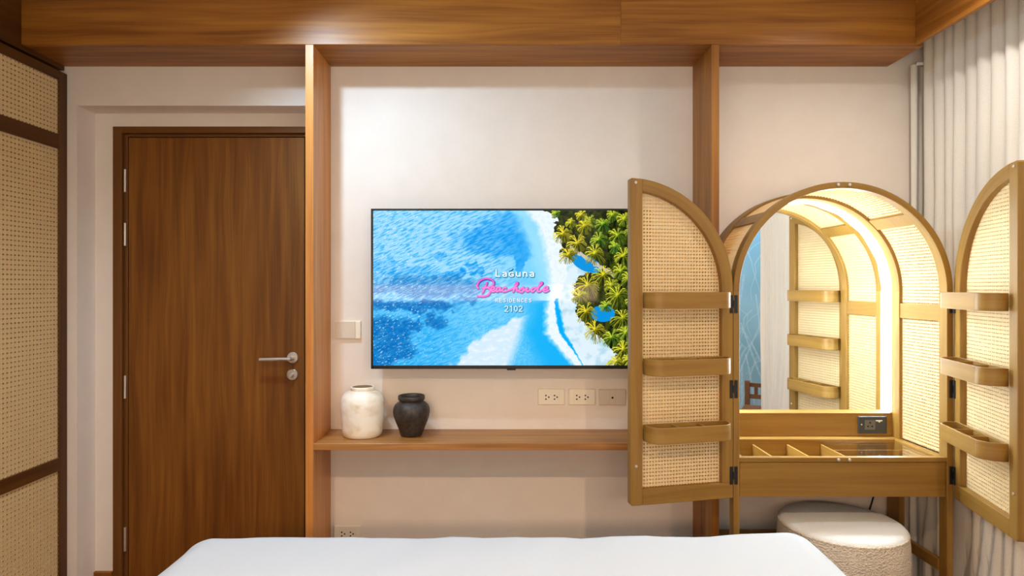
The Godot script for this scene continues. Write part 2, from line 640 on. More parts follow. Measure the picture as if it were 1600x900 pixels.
func poly_x(pts: Array, y: float) -> float:
	# x of a line given from top to bottom, at height y
	for i in pts.size() - 1:
		if y <= pts[i + 1].y:
			return lerpf(pts[i].x, pts[i + 1].x, clampf((y - pts[i].y) / (pts[i + 1].y - pts[i].y), 0, 1))
	return pts[-1].x

func V(a: Array) -> Array:
	var o := []
	for i in range(0, a.size(), 2):
		o.append(Vector2(a[i], a[i + 1]))
	return o

const SX0 := 583.0
const SY0 := 329.0
const SW := 430.0
const SH := 242.0

func tv_picture() -> ImageTexture:
	var w := 645
	var h := 363
	var img := Image.create(w, h, false, Image.FORMAT_RGB8)
	var ripple := noise(101, 0.09, 3)
	var warp := noise(102, 0.035, 3)
	var blot := noise(103, 0.022, 4)
	var glint := noise(104, 0.16, 2)
	# dark reefs: centre, radii, depth of blue
	var reefs := [[775, 375, 58, 26, 0.85], [815, 398, 13, 24, 0.8], [795, 352, 50, 18, 0.7], [668, 447, 92, 17, 0.75], [640, 478, 74, 9, 1.0], [606, 516, 44, 22, 1.0], [650, 507, 10, 10, 0.95], [681, 502, 17, 13, 0.95], [660, 489, 6, 6, 0.9], [612, 548, 34, 20, 1.0],
		[592, 560, 20, 20, 1.0], [734, 415, 12, 5, 0.8], [745, 424, 9, 6, 0.9], [715, 428, 11, 7, 0.9], [706, 363, 8, 4, 0.6], [686, 400, 10, 5, 0.55], [600, 420, 34, 16, 0.45], [640, 428, 30, 12, 0.5], [728, 470, 20, 5, 0.8], [708, 490, 4, 3, 0.8]]
	var beach_l := V([818, 329, 822, 350, 838, 380, 850, 420, 856, 450, 846, 490, 838, 520, 850, 545, 868, 571])
	var foam := V([834, 329, 852, 352, 862, 384, 868, 420, 872, 455, 864, 480, 864, 520, 884, 546, 908, 571])
	var blue_r := V([884, 329, 882, 360, 880, 430, 866, 470, 872, 496, 876, 520, 892, 545, 908, 571])
	var shore := V([846, 329, 872, 336, 868, 350, 866, 362, 878, 378, 876, 396, 900, 412, 918, 424, 902, 436, 896, 456, 900, 470, 902, 492, 918, 512, 940, 528, 958, 548, 968, 571])
	var sand_l := V([820, 490, 780, 508, 748, 524, 724, 544, 706, 571])
	for y in h:
		for x in w:
			var p := Vector2(SX0 + SW * (x + 0.5) / w, SY0 + SH * (y + 0.5) / h)
			var wx := p.x + warp.get_noise_2d(p.x, p.y) * 14.0
			var wy := p.y + warp.get_noise_2d(p.x + 300.0, p.y) * 10.0
			var q := Vector2(wx, wy)
			var sea := Color(0.50, 0.83, 1.0)
			sea = sea.lerp(Color(0.10, 0.66, 0.95), clampf((p.y - 420.0) / 120.0, 0, 0.75))
			var deep := 0.0
			for r in reefs:
				var d := Vector2((q.x - r[0]) / r[2], (q.y - r[1]) / r[3]).length()
				if d < 1.35:
					deep = maxf(deep, clampf((1.2 - d) * 2.6, 0, 1) * float(r[4]) * (0.82 + 0.25 * blot.get_noise_2d(p.x * 3.0, p.y * 3.0)))
			sea = sea.lerp(Color(0.0, 0.40, 0.72) if p.y > 430.0 else Color(0.0, 0.56, 0.93), deep)
			# long swell lines that climb to the right
			var along := p.x * 0.9 + p.y * -0.42
			var across := p.x * 0.42 + p.y * 0.9
			var swell := ripple.get_noise_2d(along * 0.55, across * 3.0)
			var left := clampf((830.0 - p.x) / 60.0, 0, 1)
			sea = sea.lerp(Color(0.72, 0.88, 1.0), clampf(swell * 1.3 + 0.26, 0, 0.8) * left * (1.0 - deep * 0.6) * (1.0 if p.y < 470 else 0.45))
			sea = sea.lerp(Color(0.05, 0.55, 0.85), clampf(-swell * 1.5 - 0.2, 0, 0.5) * left * (1.0 if p.y < 450 else 0.6))
			var spark := glint.get_noise_2d(along * 0.7, across * 2.4) - 0.46 - clampf((p.x - 620.0) / 500.0, 0, 0.4)
			if spark > 0.0:
				sea = sea.lerp(Color(0.93, 0.98, 1.0), clampf(spark * 8.0, 0, 0.75))
			# shallow sand ripples low in the middle
			if p.y > 470 and p.x > 680 and p.x < 860:
				var near := clampf((p.x - 680.0) / 60.0, 0, 1) * clampf((860.0 - p.x) / 40.0, 0, 1) * clampf((p.y - 470.0) / 20.0, 0, 1)
				var rp := sin((p.x * 0.55 + p.y * 0.95 + ripple.get_noise_2d(p.x * 0.5, p.y * 0.5) * 14.0) * 0.9)
				sea = sea.lerp(Color(0.62, 0.90, 1.0), (0.35 + 0.15 * rp) * near)
			var c := sea
			# white sand spilling in from below
			if p.y > 486:
				var sl := 820.0
				for i in sand_l.size() - 1:
					if p.y >= sand_l[i].y and p.y <= sand_l[i + 1].y:
						sl = lerpf(sand_l[i].x, sand_l[i + 1].x, (p.y - sand_l[i].y) / (sand_l[i + 1].y - sand_l[i].y))
				var sr := 832.0 - (p.y - 490.0) * 0.34
				var k := clampf((wx - sl) / 10.0, 0, 1) * clampf((sr - p.x) / 16.0, 0, 1)
				c = c.lerp(Color(0.86, 0.93, 0.98).lerp(Color.WHITE, clampf(blot.get_noise_2d(p.x * 2.5, p.y * 5.0) * 1.1, 0, 1)), k * 0.94)
			# pale shallows, foam and dry sand
			var bl := poly_x(beach_l, p.y) + warp.get_noise_2d(p.x * 1.5, p.y * 1.5) * 5.0
			var fo := poly_x(foam, p.y) + warp.get_noise_2d(p.x * 2.5, p.y * 2.5) * 4.0
			var br := poly_x(blue_r, p.y) + warp.get_noise_2d(p.x * 2.5 + 90.0, p.y * 2.5) * 2.0
			if p.y < 470:
				c = c.lerp(Color(0.62, 0.88, 1.0), clampf((p.x - bl + 22.0) / 22.0, 0, 0.9))
			else:
				c = c.lerp(Color(0.08, 0.70, 0.97), clampf((p.x - bl + 30.0) / 30.0, 0, 0.9))
			var fw := 17.0
			c = c.lerp(Color(0.93, 0.97, 1.0).lerp(Color(0.78, 0.88, 0.96), clampf(blot.get_noise_2d(p.x * 6.0, p.y * 6.0) * 0.7, 0, 1)), clampf((p.x - fo + fw) / 11.0, 0, 1))
			if p.y > 466 and p.x > fo - 2.0:
				var ch := clampf(1.0 - absf((p.y - 505.0) / 62.0), 0.12, 1.0) * 13.0
				c = c.lerp(Color(0.0, 0.68, 0.97), clampf((ch / 2.0 - absf(p.x - br - 3.0)) / 2.0 + 0.5, 0, 1))
			if p.x > br + 4.0:
				c = c.lerp(Color(0.87, 0.94, 0.98).lerp(Color(0.72, 0.86, 0.92), clampf(blot.get_noise_2d(p.x * 2.0, p.y * 2.0) * 1.8 + clampf((p.x - 900.0) / 160.0, 0, 0.5), 0, 1)), clampf((p.x - br - 4.0) / 4.0, 0, 1) * clampf((p.y - 330.0) / 40.0, 0.25, 1))
			# grove
			var sh := poly_x(shore, p.y) + warp.get_noise_2d(p.x * 3.0, p.y * 3.0) * 6.0
			if p.x > sh:
				var gr := Color(0.05, 0.07, 0.03).lerp(Color(0.24, 0.30, 0.05), clampf(0.5 + blot.get_noise_2d(p.x * 4.0, p.y * 4.0) * 1.3, 0, 1))
				if p.x < 950:
					gr = gr.lerp(Color(0.27, 0.26, 0.16), 0.4)
				c = gr
			if Vector2((p.x - 915.0 - (p.y - 410.0) * 0.8) / 20.0, (p.y - 412.0) / 15.0).length() < 1.0 or Vector2((p.x - 942.0) / 19.0, (p.y - 490.0) / 13.0).length() < 1.0:
				c = Color(0.04, 0.58, 0.88)
			var bank := p.y - (398.0 + (p.x - 905.0) * 0.62)
			if p.x > 890 and p.x < 960 and absf(bank + 2.0 + warp.get_noise_2d(p.x * 3.0, p.y) * 4.0) < 3.4:
				c = Color(0.80, 0.76, 0.70)
			img.set_pixel(x, y, c)
	img.resize(w * 2, h * 2, Image.INTERPOLATE_CUBIC)
	var s := w * 2.0 / SW
	var P := func(a: Vector2) -> Vector2: return (a - Vector2(SX0, SY0)) * s
	# palm crowns seen from the air: centre, size, tone (0 sunlit yellow, 1 green)
	var palms := [[868, 333, 7, 0.7], [908, 336, 9, 0.1], [892, 348, 8, 0.2], [921, 346, 12, 0.5], [957, 336, 10, 0.6], [976, 342, 12, 0.45], [880, 365, 15, 0.0], [913, 353, 13, 0.05], [902, 380, 16, 0.0], [942, 350, 12, 0.9], [888, 398, 15, 0.0], [936, 374, 14, 0.8], [965, 368, 15, 0.55],
		[930, 396, 17, 0.2], [974, 400, 17, 0.35], [986, 360, 12, 0.6], [918, 446, 22, 0.0], [943, 430, 19, 0.15], [905, 462, 14, 0.2], [970, 424, 14, 0.5], [955, 446, 13, 0.4], [984, 436, 14, 0.5], [965, 462, 19, 0.35], [916, 487, 17, 0.05], [930, 515, 18, 0.02], [973, 497, 19, 0.3], [956, 527, 15, 0.75],
		[978, 520, 14, 0.7], [974, 546, 16, 0.2], [962, 566, 14, 0.15], [984, 562, 12, 0.25], [946, 478, 10, 0.8], [960, 385, 10, 0.9], [990, 470, 12, 0.6], [1000, 350, 14, 0.5], [1004, 395, 15, 0.6], [1002, 440, 15, 0.4], [1003, 490, 14, 0.7], [1000, 535, 15, 0.4], [1005, 566, 12, 0.6]]
	var pr := RandomNumberGenerator.new()
	pr.seed = 5150
	for pm in palms:
		var c0 := Vector2(pm[0], pm[1])
		var rad: float = pm[2]
		var tone: float = pm[3]
		for k in 26:
			var a := pr.randf() * TAU
			var rr := rad * pr.randf_range(0.1, 0.8)
			var g0 := Color(0.20, 0.26, 0.02).lerp(Color(0.05, 0.18, 0.05), tone)
			brush(img, [P.call(c0 + Vector2(cos(a), sin(a)) * rr * 0.6), P.call(c0 + Vector2(cos(a), sin(a) + 0.15) * rr)], 4.0, Color(g0.r, g0.g, g0.b, 0.7))
		var nf := 13
		for k in nf:
			var a := TAU * k / nf + pr.randf_range(-0.2, 0.2)
			var ln := rad * pr.randf_range(0.75, 1.12)
			var dir := Vector2(cos(a), sin(a))
			var tip := c0 + dir * ln + Vector2(0, rad * 0.16)
			var lit := clampf(0.55 - 0.45 * dir.y - 0.3 * dir.x + pr.randf_range(-0.25, 0.25), 0, 1)
			var g1 := Color(0.45, 0.42, 0.03).lerp(Color(0.97, 0.90, 0.22), lit).lerp(Color(0.12, 0.34, 0.08).lerp(Color(0.72, 0.84, 0.22), lit), tone)
			brush(img, curve([P.call(c0), P.call(c0 + dir * ln * 0.6 + Vector2(0, -rad * 0.08)), P.call(tip)], 3), 4.2, g1)
			brush(img, [P.call(c0 + dir * ln * 0.5), P.call(tip + Vector2(-dir.y, dir.x) * rad * 0.16)], 2.2, g1.lightened(0.15))
			brush(img, [P.call(c0 + dir * ln * 0.4), P.call(tip - Vector2(-dir.y, dir.x) * rad * 0.18)], 2.0, g1.darkened(0.2))
	# lettering
	var letters := func(runs: Array, at: Vector2, sz: float, wd: float, c: Color) -> void:
		for r in runs:
			var pts := []
			for i in range(0, r.size(), 2):
				pts.append(P.call(at + Vector2(r[i], r[i + 1]) * sz))
			brush(img, pts, wd * s, c)
	var laguna := [
		[0, 0, 0, 1, 0.55, 1],
		[1.0, 0.42, 1.35, 0.36, 1.55, 0.5, 1.55, 1], [1.55, 0.66, 1.2, 0.66, 1.0, 0.8, 1.1, 0.98, 1.35, 1.0, 1.55, 0.88],
		[2.6, 0.42, 2.25, 0.36, 2.0, 0.56, 2.0, 0.82, 2.2, 1.0, 2.6, 0.94, 2.62, 0.7, 2.35, 0.7],
		[3.1, 0.38, 3.1, 0.85, 3.3, 1.0, 3.65, 0.86], [3.65, 0.38, 3.65, 1],
		[4.15, 1, 4.15, 0.38], [4.15, 0.55, 4.4, 0.37, 4.68, 0.5, 4.7, 1],
		[5.2, 0.42, 5.5, 0.36, 5.72, 0.5, 5.72, 1], [5.72, 0.66, 5.4, 0.66, 5.2, 0.8, 5.28, 0.98, 5.52, 1.0, 5.72, 0.88],
	]
	letters.call(laguna, Vector2(776.0, 422.4), 10.2, 3.2, Color(0.05, 0.42, 0.55, 0.75))
	letters.call(laguna, Vector2(775.4, 421.6), 10.2, 1.9, Color(0.95, 0.99, 1.0, 1.0))
	letters.call([[2.0, 0.22, 2.3, 0.16, 2.56, -0.12]], Vector2(775.6, 421.6), 10.2, 1.5, Color(0.05, 0.28, 0.40, 1.0))
	var script := [
		[160, 430, 142, 400, 175, 335, 245, 292, 330, 292, 388, 330, 380, 385, 320, 412, 232, 430],
		[290, 350, 262, 420, 222, 500],
		[232, 430, 305, 424, 340, 460, 312, 525, 240, 548, 152, 545],
		[335, 470, 395, 445, 400, 415, 370, 415, 352, 450, 372, 480, 410, 470, 440, 440],
		[490, 420, 450, 420, 428, 455, 445, 478, 480, 450, 490, 420, 488, 470, 520, 455],
		[572, 425, 545, 420, 520, 455, 540, 480, 580, 470, 610, 455],
		[610, 460, 690, 425, 745, 365, 735, 345, 712, 380, 680, 480, 705, 435, 735, 425, 735, 470, 770, 460],
		[770, 460, 825, 415, 830, 455, 810, 488, 775, 480],
		[840, 465, 888, 425, 876, 468, 900, 474, 940, 450],
		[1010, 420, 970, 425, 950, 462, 968, 480, 1015, 440, 1105, 365, 1098, 342, 1075, 370, 1040, 465, 1065, 478, 1110, 455],
		[1110, 455, 1180, 440, 1185, 412, 1155, 408, 1128, 450, 1150, 482, 1205, 460],
	]
	for pass_ in [[4.2, Color(0.10, 0.32, 0.62, 0.55), 0.9], [2.9, Color(0.86, 0.20, 0.72, 1.0), 0.0], [1.3, Color(1.0, 0.46, 0.86, 1.0), -0.2]]:
		for r in script:
			var pts := []
			for i in range(0, r.size(), 2):
				pts.append(P.call(Vector2(730.0 + r[i] / 9.47 + pass_[2], 405.0 + r[i + 1] / 9.47 + pass_[2])))
			brush(img, curve(pts, 5), pass_[0] * s, pass_[1])
	var glyph := {
		"R": [[0, 1, 0, 0, 0.45, 0, 0.6, 0.2, 0.45, 0.48, 0, 0.48], [0.3, 0.48, 0.62, 1]],
		"E": [[0.55, 0, 0, 0, 0, 1, 0.55, 1], [0, 0.48, 0.45, 0.48]],
		"S": [[0.58, 0.1, 0.3, 0, 0.05, 0.2, 0.3, 0.47, 0.58, 0.72, 0.3, 1, 0, 0.88]],
		"I": [[0.1, 0, 0.1, 1]],
		"D": [[0, 0, 0, 1, 0.35, 1, 0.62, 0.7, 0.62, 0.3, 0.35, 0, 0, 0]],
		"N": [[0, 1, 0, 0, 0.6, 1, 0.6, 0]],
		"C": [[0.6, 0.15, 0.3, 0, 0.02, 0.3, 0.02, 0.7, 0.3, 1, 0.6, 0.85]],
		"2": [[0, 0.22, 0.25, 0, 0.58, 0.12, 0.55, 0.42, 0, 1, 0.62, 1]],
		"1": [[0.1, 0.2, 0.38, 0, 0.38, 1]],
		"0": [[0.3, 0, 0.05, 0.25, 0.05, 0.75, 0.3, 1, 0.56, 0.75, 0.56, 0.25, 0.3, 0]],
	}
	var xx := 774.5
	for ch in "RESIDENCES":
		letters.call(glyph[ch], Vector2(xx + 0.4, 467.0), 5.6, 1.5, Color(0.10, 0.40, 0.55, 0.6))
		letters.call(glyph[ch], Vector2(xx, 466.6), 5.6, 0.95, Color(0.92, 0.97, 1.0, 1.0))
		xx += 3.4 if ch == "I" else 6.1
	xx = 788.6
	for ch in "2102":
		letters.call(glyph[ch], Vector2(xx + 0.6, 478.6), 8.6, 2.8, Color(0.06, 0.40, 0.56, 0.75))
		letters.call(glyph[ch], Vector2(xx, 478.0), 8.6, 1.6, Color(0.80, 0.95, 1.0, 1.0))
		xx += 7.4
	return ImageTexture.create_from_image(img)

func mural_tex() -> ImageTexture:
	var w := 1024
	var h := 560
	var img := Image.create(w, h, false, Image.FORMAT_RGB8)
	var n := noise(201, 0.006, 3)
	for y in h:
		for x in w:
			var k := clampf(0.5 + n.get_noise_2d(x, y) * 1.1, 0, 1)
			img.set_pixel(x, y, Color(0.54, 0.74, 0.82).lerp(Color(0.62, 0.80, 0.88), k))
	var r := RandomNumberGenerator.new()
	r.seed = 202
	# pale plaster sweeps low on the wall, branching veins above
	for k in 240:
		var x0 := r.randf() * w
		var y0 := h * r.randf_range(0.62, 1.0)
		var bend := r.randf_range(-60, 60)
		brush(img, curve([Vector2(x0, y0), Vector2(x0 + bend * 0.4, y0 - 50), Vector2(x0 + bend, y0 - r.randf_range(80, 130))], 5), r.randf_range(1.5, 5.0), Color(0.80, 0.90, 0.95, r.randf_range(0.2, 0.7)))
	for k in 110:
		var p := Vector2(r.randf() * w, h * r.randf_range(0.05, 0.66))
		var dir := Vector2(r.randf_range(-0.7, 0.7), 1.0).normalized()
		for j in 3:
			var q := p + dir * r.randf_range(28, 60) + Vector2(r.randf_range(-16, 16), 0)
			brush(img, curve([p, (p + q) / 2.0 + Vector2(r.randf_range(-8, 8), 0), q], 4), 2.6 - j * 0.5, Color(0.74, 0.87, 0.92, 0.6))
			dir = dir.rotated(r.randf_range(-0.9, 0.9))
			p = q
	return ImageTexture.create_from_image(img)

# ------------------------------------------------------------------ room
func build_room() -> void:
	# the television wall with the deep door recess cut out of it
	var wall := CSGCombiner3D.new()
	wall.name = "wall_far"
	wall.set_meta("kind", "structure")
	var body := CSGBox3D.new()
	body.name = "masonry"
	body.size = Vector3(5.9, CEIL + 0.2, 0.34)
	body.position = Vector3(0.15, CEIL / 2.0, -0.17)
	body.material = M.wall
	wall.add_child(body)
	for c in [[-1.933, -0.800, 2.217, -0.126], [-1.846, -0.925, 2.153, -0.22]]:
		var cut := CSGBox3D.new()
		cut.name = "opening"
		cut.operation = CSGShape3D.OPERATION_SUBTRACTION
		cut.size = Vector3(c[1] - c[0], c[2] + 0.3, -c[3] + 0.1)
		cut.position = Vector3((c[0] + c[1]) / 2.0, c[2] / 2.0 - 0.15, c[3] / 2.0 + 0.05)
		cut.material = M.wall
		wall.add_child(cut, true)
	add_child(wall)
	var st := new_st()
	box(st, Vector3(-2.8, -0.1, -0.3), Vector3(3.1, 0.0, 3.25), 0, 0.0)
	structure("floor", st, M.floor)
	st = new_st()
	box(st, Vector3(-2.8, CEIL, 0.0), Vector3(3.1, CEIL + 0.1, 3.25), 0, 0.0)
	structure("ceiling", st, M.ceiling)
	st = new_st()
	box(st, Vector3(-2.8, 0, 0), Vector3(-2.65, CEIL, 3.25), 1, 0.0)
	structure("wall_left", st, M.wall)
	st = new_st()
	box(st, Vector3(-2.65, 0, 3.05), Vector3(3.1, CEIL, 3.2), 1, 0.0)
	structure("wall_near", st, M.wall)
	# the right wall: window stretch behind the curtain, a return, and the nook's wall
	var rw := frame_node("wall_right")
	st = new_st()
	box(st, Vector3(2.0, 0, 0), Vector3(2.15, CEIL, 1.75), 1, 0.0)
	obj("window_side", st, M.wall, rw)
	st = new_st()
	box(st, Vector3(2.15, 0, 1.6), Vector3(2.95, CEIL, 1.75), 1, 0.0)
	obj("return", st, M.wall, rw)
	st = new_st()
	box(st, Vector3(2.95, 0, 1.6), Vector3(3.1, CEIL, 3.05), 1, 0.0)
	obj("nook_side", st, M.wall, rw)
	st = new_st()
	box(st, Vector3(-1.933, 0, -0.126), Vector3(-1.849, 0.052, -0.112), 0)
	structure("baseboard_far", st, M.joinery)
	# mural and headboard behind the bed
	st = new_st()
	var mz := 3.046
	var a := Vector3(2.94, 0.02, mz)
	var b := Vector3(-1.95, 0.02, mz)
	var up := Vector3(0, CEIL - 0.04, 0)
	quad_out(st, [a, b, b + up, a + up], [Vector2(0, 1), Vector2(1, 1), Vector2(1, 0), Vector2(0, 0)], Vector3(0, 1.3, 4.0))
	st.generate_normals()
	var mu := thing("wall_mural", "light blue plaster mural with white sweeping strokes, seen in the vanity mirror", "mural", Vector3(0.5, 0.02, 3.05))
	meshed("mural_face", st.commit(), M.mural, mu)
	st = new_st()
	box(st, Vector3(-1.95, 0.02, 3.0465), Vector3(2.94, CEIL - 0.02, 3.0495), 1, 0.0)
	obj("backing", st, M.wall, mu)

func build_joinery() -> void:
	# bulkhead across the top of the wall
	var t := frame_node("trim_1")
	var st := new_st()
	box(st, Vector3(-1.985, SOFFIT + 0.001, 0.237), Vector3(0.4815, CEIL, 0.255), 0, 0.0008)
	obj("front_panel", st, M.joinery, t)
	st = new_st()
	piece += 3
	box(st, Vector3(0.4825, SOFFIT + 0.001, 0.237), Vector3(1.713, CEIL, 0.255), 0, 0.0008)
	obj("front_panel", st, M.joinery, t)
	st = new_st()
	box(st, Vector3(-1.985, SOFFIT, 0.0), Vector3(1.738, SOFFIT + 0.018, 0.2365), 0, 0.0008)
	obj("soffit_panel", st, M.joinery, t)
	# curtain pelmet board running towards the room
	var p := frame_node("trim_2")
	st = new_st()
	box(st, Vector3(1.693, SOFFIT, 0.2555), Vector3(1.713, CEIL, 1.73), 2, 0.0008)
	obj("pelmet_board", st, M.joinery, p)
	# uprights either side of the television bay
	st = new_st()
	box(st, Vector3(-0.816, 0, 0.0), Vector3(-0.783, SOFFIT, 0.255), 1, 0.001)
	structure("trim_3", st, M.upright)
	st = new_st()
	box(st, Vector3(0.856, 0, 0.0), Vector3(0.887, SOFFIT, 0.255), 1, 0.001)
	structure("trim_4", st, M.joinery)
	var sh := thing("wall_shelf", "long wooden wall shelf fixed between the two uprights under the television", "shelf", Vector3(0.036, 0.725, 0))
	st = new_st()
	box(st, Vector3(-0.7825, 0.725, 0.0), Vector3(0.8555, 0.752, 0.255), 0, 0.001)
	obj("board", st, M.shelf, sh)

func build_door() -> void:
	var d := frame_node("door_1")
	var z := -0.126
	var st := new_st()
	box(st, Vector3(-1.848, 0, z - 0.09), Vector3(-1.806, 2.1545, z + 0.006), 1, 0.002)
	obj("jamb", st, M.door_frame, d)
	st = new_st()
	box(st, Vector3(-0.935, 0, z - 0.09), Vector3(-0.90, 2.1545, z + 0.006), 1, 0.002)
	obj("jamb", st, M.door_frame, d)
	st = new_st()
	box(st, Vector3(-1.806, 2.124, z - 0.09), Vector3(-0.935, 2.1545, z + 0.006), 0, 0.002)
	obj("head", st, M.door_frame, d)
	# rebated inner step of the frame
	st = new_st()
	box(st, Vector3(-1.806, 0, z - 0.09), Vector3(-1.789, 2.124, z - 0.012), 1, 0.003)
	obj("frame_stop", st, M.door_frame, d)
	st = new_st()
	box(st, Vector3(-1.789, 2.110, z - 0.09), Vector3(-0.935, 2.124, z - 0.012), 0, 0.003)
	obj("frame_stop", st, M.door_frame, d)
	st = new_st()
	box(st, Vector3(-1.786, 0.008, z - 0.056), Vector3(-0.949, 2.107, z - 0.016), 1, 0.0015)
	obj("door_leaf", st, M.door, d)
	for py in [[264, 300], [348, 384], [587, 623], [825, 862]]:
		var y1: float = EYE_Y + (VPY - py[0]) / 330.0
		var y0: float = EYE_Y + (VPY - py[1]) / 330.0
		st = new_st()
		rod(st, Vector3(-1.7965, y0, z - 0.006), Vector3(-1.7965, y1, z - 0.006), 0.006, 16)
		obj("hinge", st, M.steel, d)
	# lever handle with round rose, and the lock rose under it
	var zf := z - 0.016
	var hc := Vector3(-1.003, EYE_Y - (559.0 - VPY) / 329.0, zf)
	var hd := Node3D.new()
	hd.name = "door_handle"
	d.add_child(hd)
	st = new_st()
	rod(st, hc, hc + Vector3(0, 0, 0.009), 0.0265, 32, 0.1)
	obj("rose", st, M.steel, hd)
	st = new_st()
	rod(st, hc + Vector3(0, 0, 0.009), hc + Vector3(0, 0, 0.062), 0.0105, 20, 0.2)
	obj("neck", st, M.steel, hd)
	st = new_st()
	tube(st, [hc + Vector3(0.008, -0.001, 0.055), hc + Vector3(-0.02, -0.001, 0.056), hc + Vector3(-0.137, -0.004, 0.056)], 0.0085, 18)
	rod(st, hc + Vector3(-0.1365, -0.004, 0.056), hc + Vector3(-0.1375, -0.004, 0.056), 0.0085, 18)
	obj("lever", st, M.steel, hd)
	var lk := Node3D.new()
	lk.name = "door_lock"
	d.add_child(lk)
	var lc := Vector3(-1.004, EYE_Y - (585.5 - VPY) / 329.0, zf)
	st = new_st()
	rod(st, lc, lc + Vector3(0, 0, 0.009), 0.0265, 32, 0.1)
	obj("rose", st, M.steel, lk)
	st = new_st()
	rod(st, lc + Vector3(0, 0.001, 0.009), lc + Vector3(0, 0.001, 0.030), 0.010, 20, 0.2)
	obj("thumb_turn", st, M.steel, lk)

func build_wardrobe() -> void:
	# tall cane-fronted wardrobe along the left side; its front lies in the plane x = -1.975
	var w := thing("wardrobe", "tall wooden wardrobe, its wood tinted dark as shade, with woven cane door panels beside the flush door", "wardrobe", Vector3(-2.3, 0, 0.9))
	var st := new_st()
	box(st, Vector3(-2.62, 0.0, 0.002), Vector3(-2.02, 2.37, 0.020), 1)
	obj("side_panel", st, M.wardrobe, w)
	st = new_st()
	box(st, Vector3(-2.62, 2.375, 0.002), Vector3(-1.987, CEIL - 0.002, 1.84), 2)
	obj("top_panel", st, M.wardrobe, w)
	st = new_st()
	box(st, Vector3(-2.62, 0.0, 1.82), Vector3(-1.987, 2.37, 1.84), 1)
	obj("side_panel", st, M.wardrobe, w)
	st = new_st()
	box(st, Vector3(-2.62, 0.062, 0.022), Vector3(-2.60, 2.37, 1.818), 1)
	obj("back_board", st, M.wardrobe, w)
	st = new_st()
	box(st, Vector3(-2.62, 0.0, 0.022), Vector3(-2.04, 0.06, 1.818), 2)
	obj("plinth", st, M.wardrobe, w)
	var pitch := 0.0197
	var bars := [[0.02, 0.09], [0.578, 0.636], [2.011, 2.075], [2.318, 2.358]]
	for k in 3:
		var z0 := 0.002 + k * 0.606
		var z1 := z0 + 0.603
		var dn := Node3D.new()
		dn.name = "door"
		w.add_child(dn, true)
		for zz in [[z0, z0 + 0.047], [z1 - 0.047, z1]]:
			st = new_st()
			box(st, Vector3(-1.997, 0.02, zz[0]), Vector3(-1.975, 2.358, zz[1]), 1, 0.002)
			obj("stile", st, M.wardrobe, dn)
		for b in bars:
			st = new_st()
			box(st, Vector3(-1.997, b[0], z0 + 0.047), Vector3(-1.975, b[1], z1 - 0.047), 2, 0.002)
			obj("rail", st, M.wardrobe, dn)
		if k > 1:
			continue
		for q in [[bars[0][1], bars[1][0]], [bars[1][1], bars[2][0]], [bars[2][1], bars[3][0]]]:
			var nz := int(ceil((z1 - z0 - 0.094) / pitch)) + 1
			var ny := int(ceil((q[1] - q[0]) / pitch)) + 1
			var zs: float = z0 + 0.047 - 0.3 * pitch
			var ys: float = q[0] - 0.35 * pitch
			var f := func(u: float, v: float) -> Vector3: return Vector3(-1.985, ys + v * pitch, zs + u * pitch)
			meshed("cane_panel", cane(nz, ny, f, func(_u, _v): return true, 0.245), M.cane, dn)

# ------------------------------------------------------------------ television and wall fittings
func build_tv() -> void:
	var zf := 0.100
	var s := F / (CAM_Z - zf)
	var x0 := (579.5 - VPX) / s
	var y1 := EYE_Y + (VPY - 326.0) / s
	var y0 := EYE_Y + (VPY - 576.5) / s
	var x1 := x0 + (1016.5 - 579.5) / s
	var t := thing("television", "slim black television showing an aerial beach scene on the wall", "television", Vector3((x0 + x1) / 2.0, y0, 0))
	var st := new_st()
	box(st, Vector3(x0 + 0.002, y0 + 0.002, 0.060), Vector3(x1 - 0.002, y1 - 0.002, 0.0962), 0, 0.004)
	obj("casing", st, M.tv_body, t)
	st = new_st()
	box(st, Vector3(x0 + 0.35, y0 + 0.18, 0.0), Vector3(x1 - 0.35, y1 - 0.18, 0.060), 0, 0.004)
	obj("wall_bracket", st, M.black_metal, t)
	var sx0 := (583.0 - VPX) / s
	var sx1 := (1013.0 - VPX) / s
	var sy1 := EYE_Y + (VPY - 329.0) / s
	var sy0 := EYE_Y + (VPY - 571.0) / s
	for q in [[x0, y0, sx0, y1], [sx1, y0, x1, y1], [sx0, sy1, sx1, y1], [sx0, y0, sx1, sy0]]:
		st = new_st()
		box(st, Vector3(q[0], q[1], 0.0962), Vector3(q[2], q[3], zf), 0, 0.001)
		obj("bezel", st, M.tv_body, t)
	st = new_st()
	quad_out(st, [Vector3(sx0, sy0, zf - 0.0015), Vector3(sx1, sy0, zf - 0.0015), Vector3(sx1, sy1, zf - 0.0015), Vector3(sx0, sy1, zf - 0.0015)], [Vector2(0, 1), Vector2(1, 1), Vector2(1, 0), Vector2(0, 0)], Vector3(0, 1.3, 0))
	obj("screen", st, M.screen, t)
	st = new_st()
	box(st, Vector3((792.0 - VPX) / s, y0 - 0.006, 0.088), Vector3((806.0 - VPX) / s, y0 + 0.001, zf - 0.001), 0, 0.002)
	obj("sensor_bar", st, M.black_plastic, t)
	var l := AreaLight3D.new()
	l.name = "screen_light"
	l.area_size = Vector2(sx1 - sx0, sy1 - sy0)
	l.light_color = Color(0.72, 0.88, 1.0)
	l.light_energy = 0.10
	l.shadow_enabled = true
	l.position = Vector3((sx0 + sx1) / 2.0, (sy0 + sy1) / 2.0, zf + 0.004) - t.position
	l.rotation_degrees = Vector3(0, 180, 0)
	t.add_child(l)

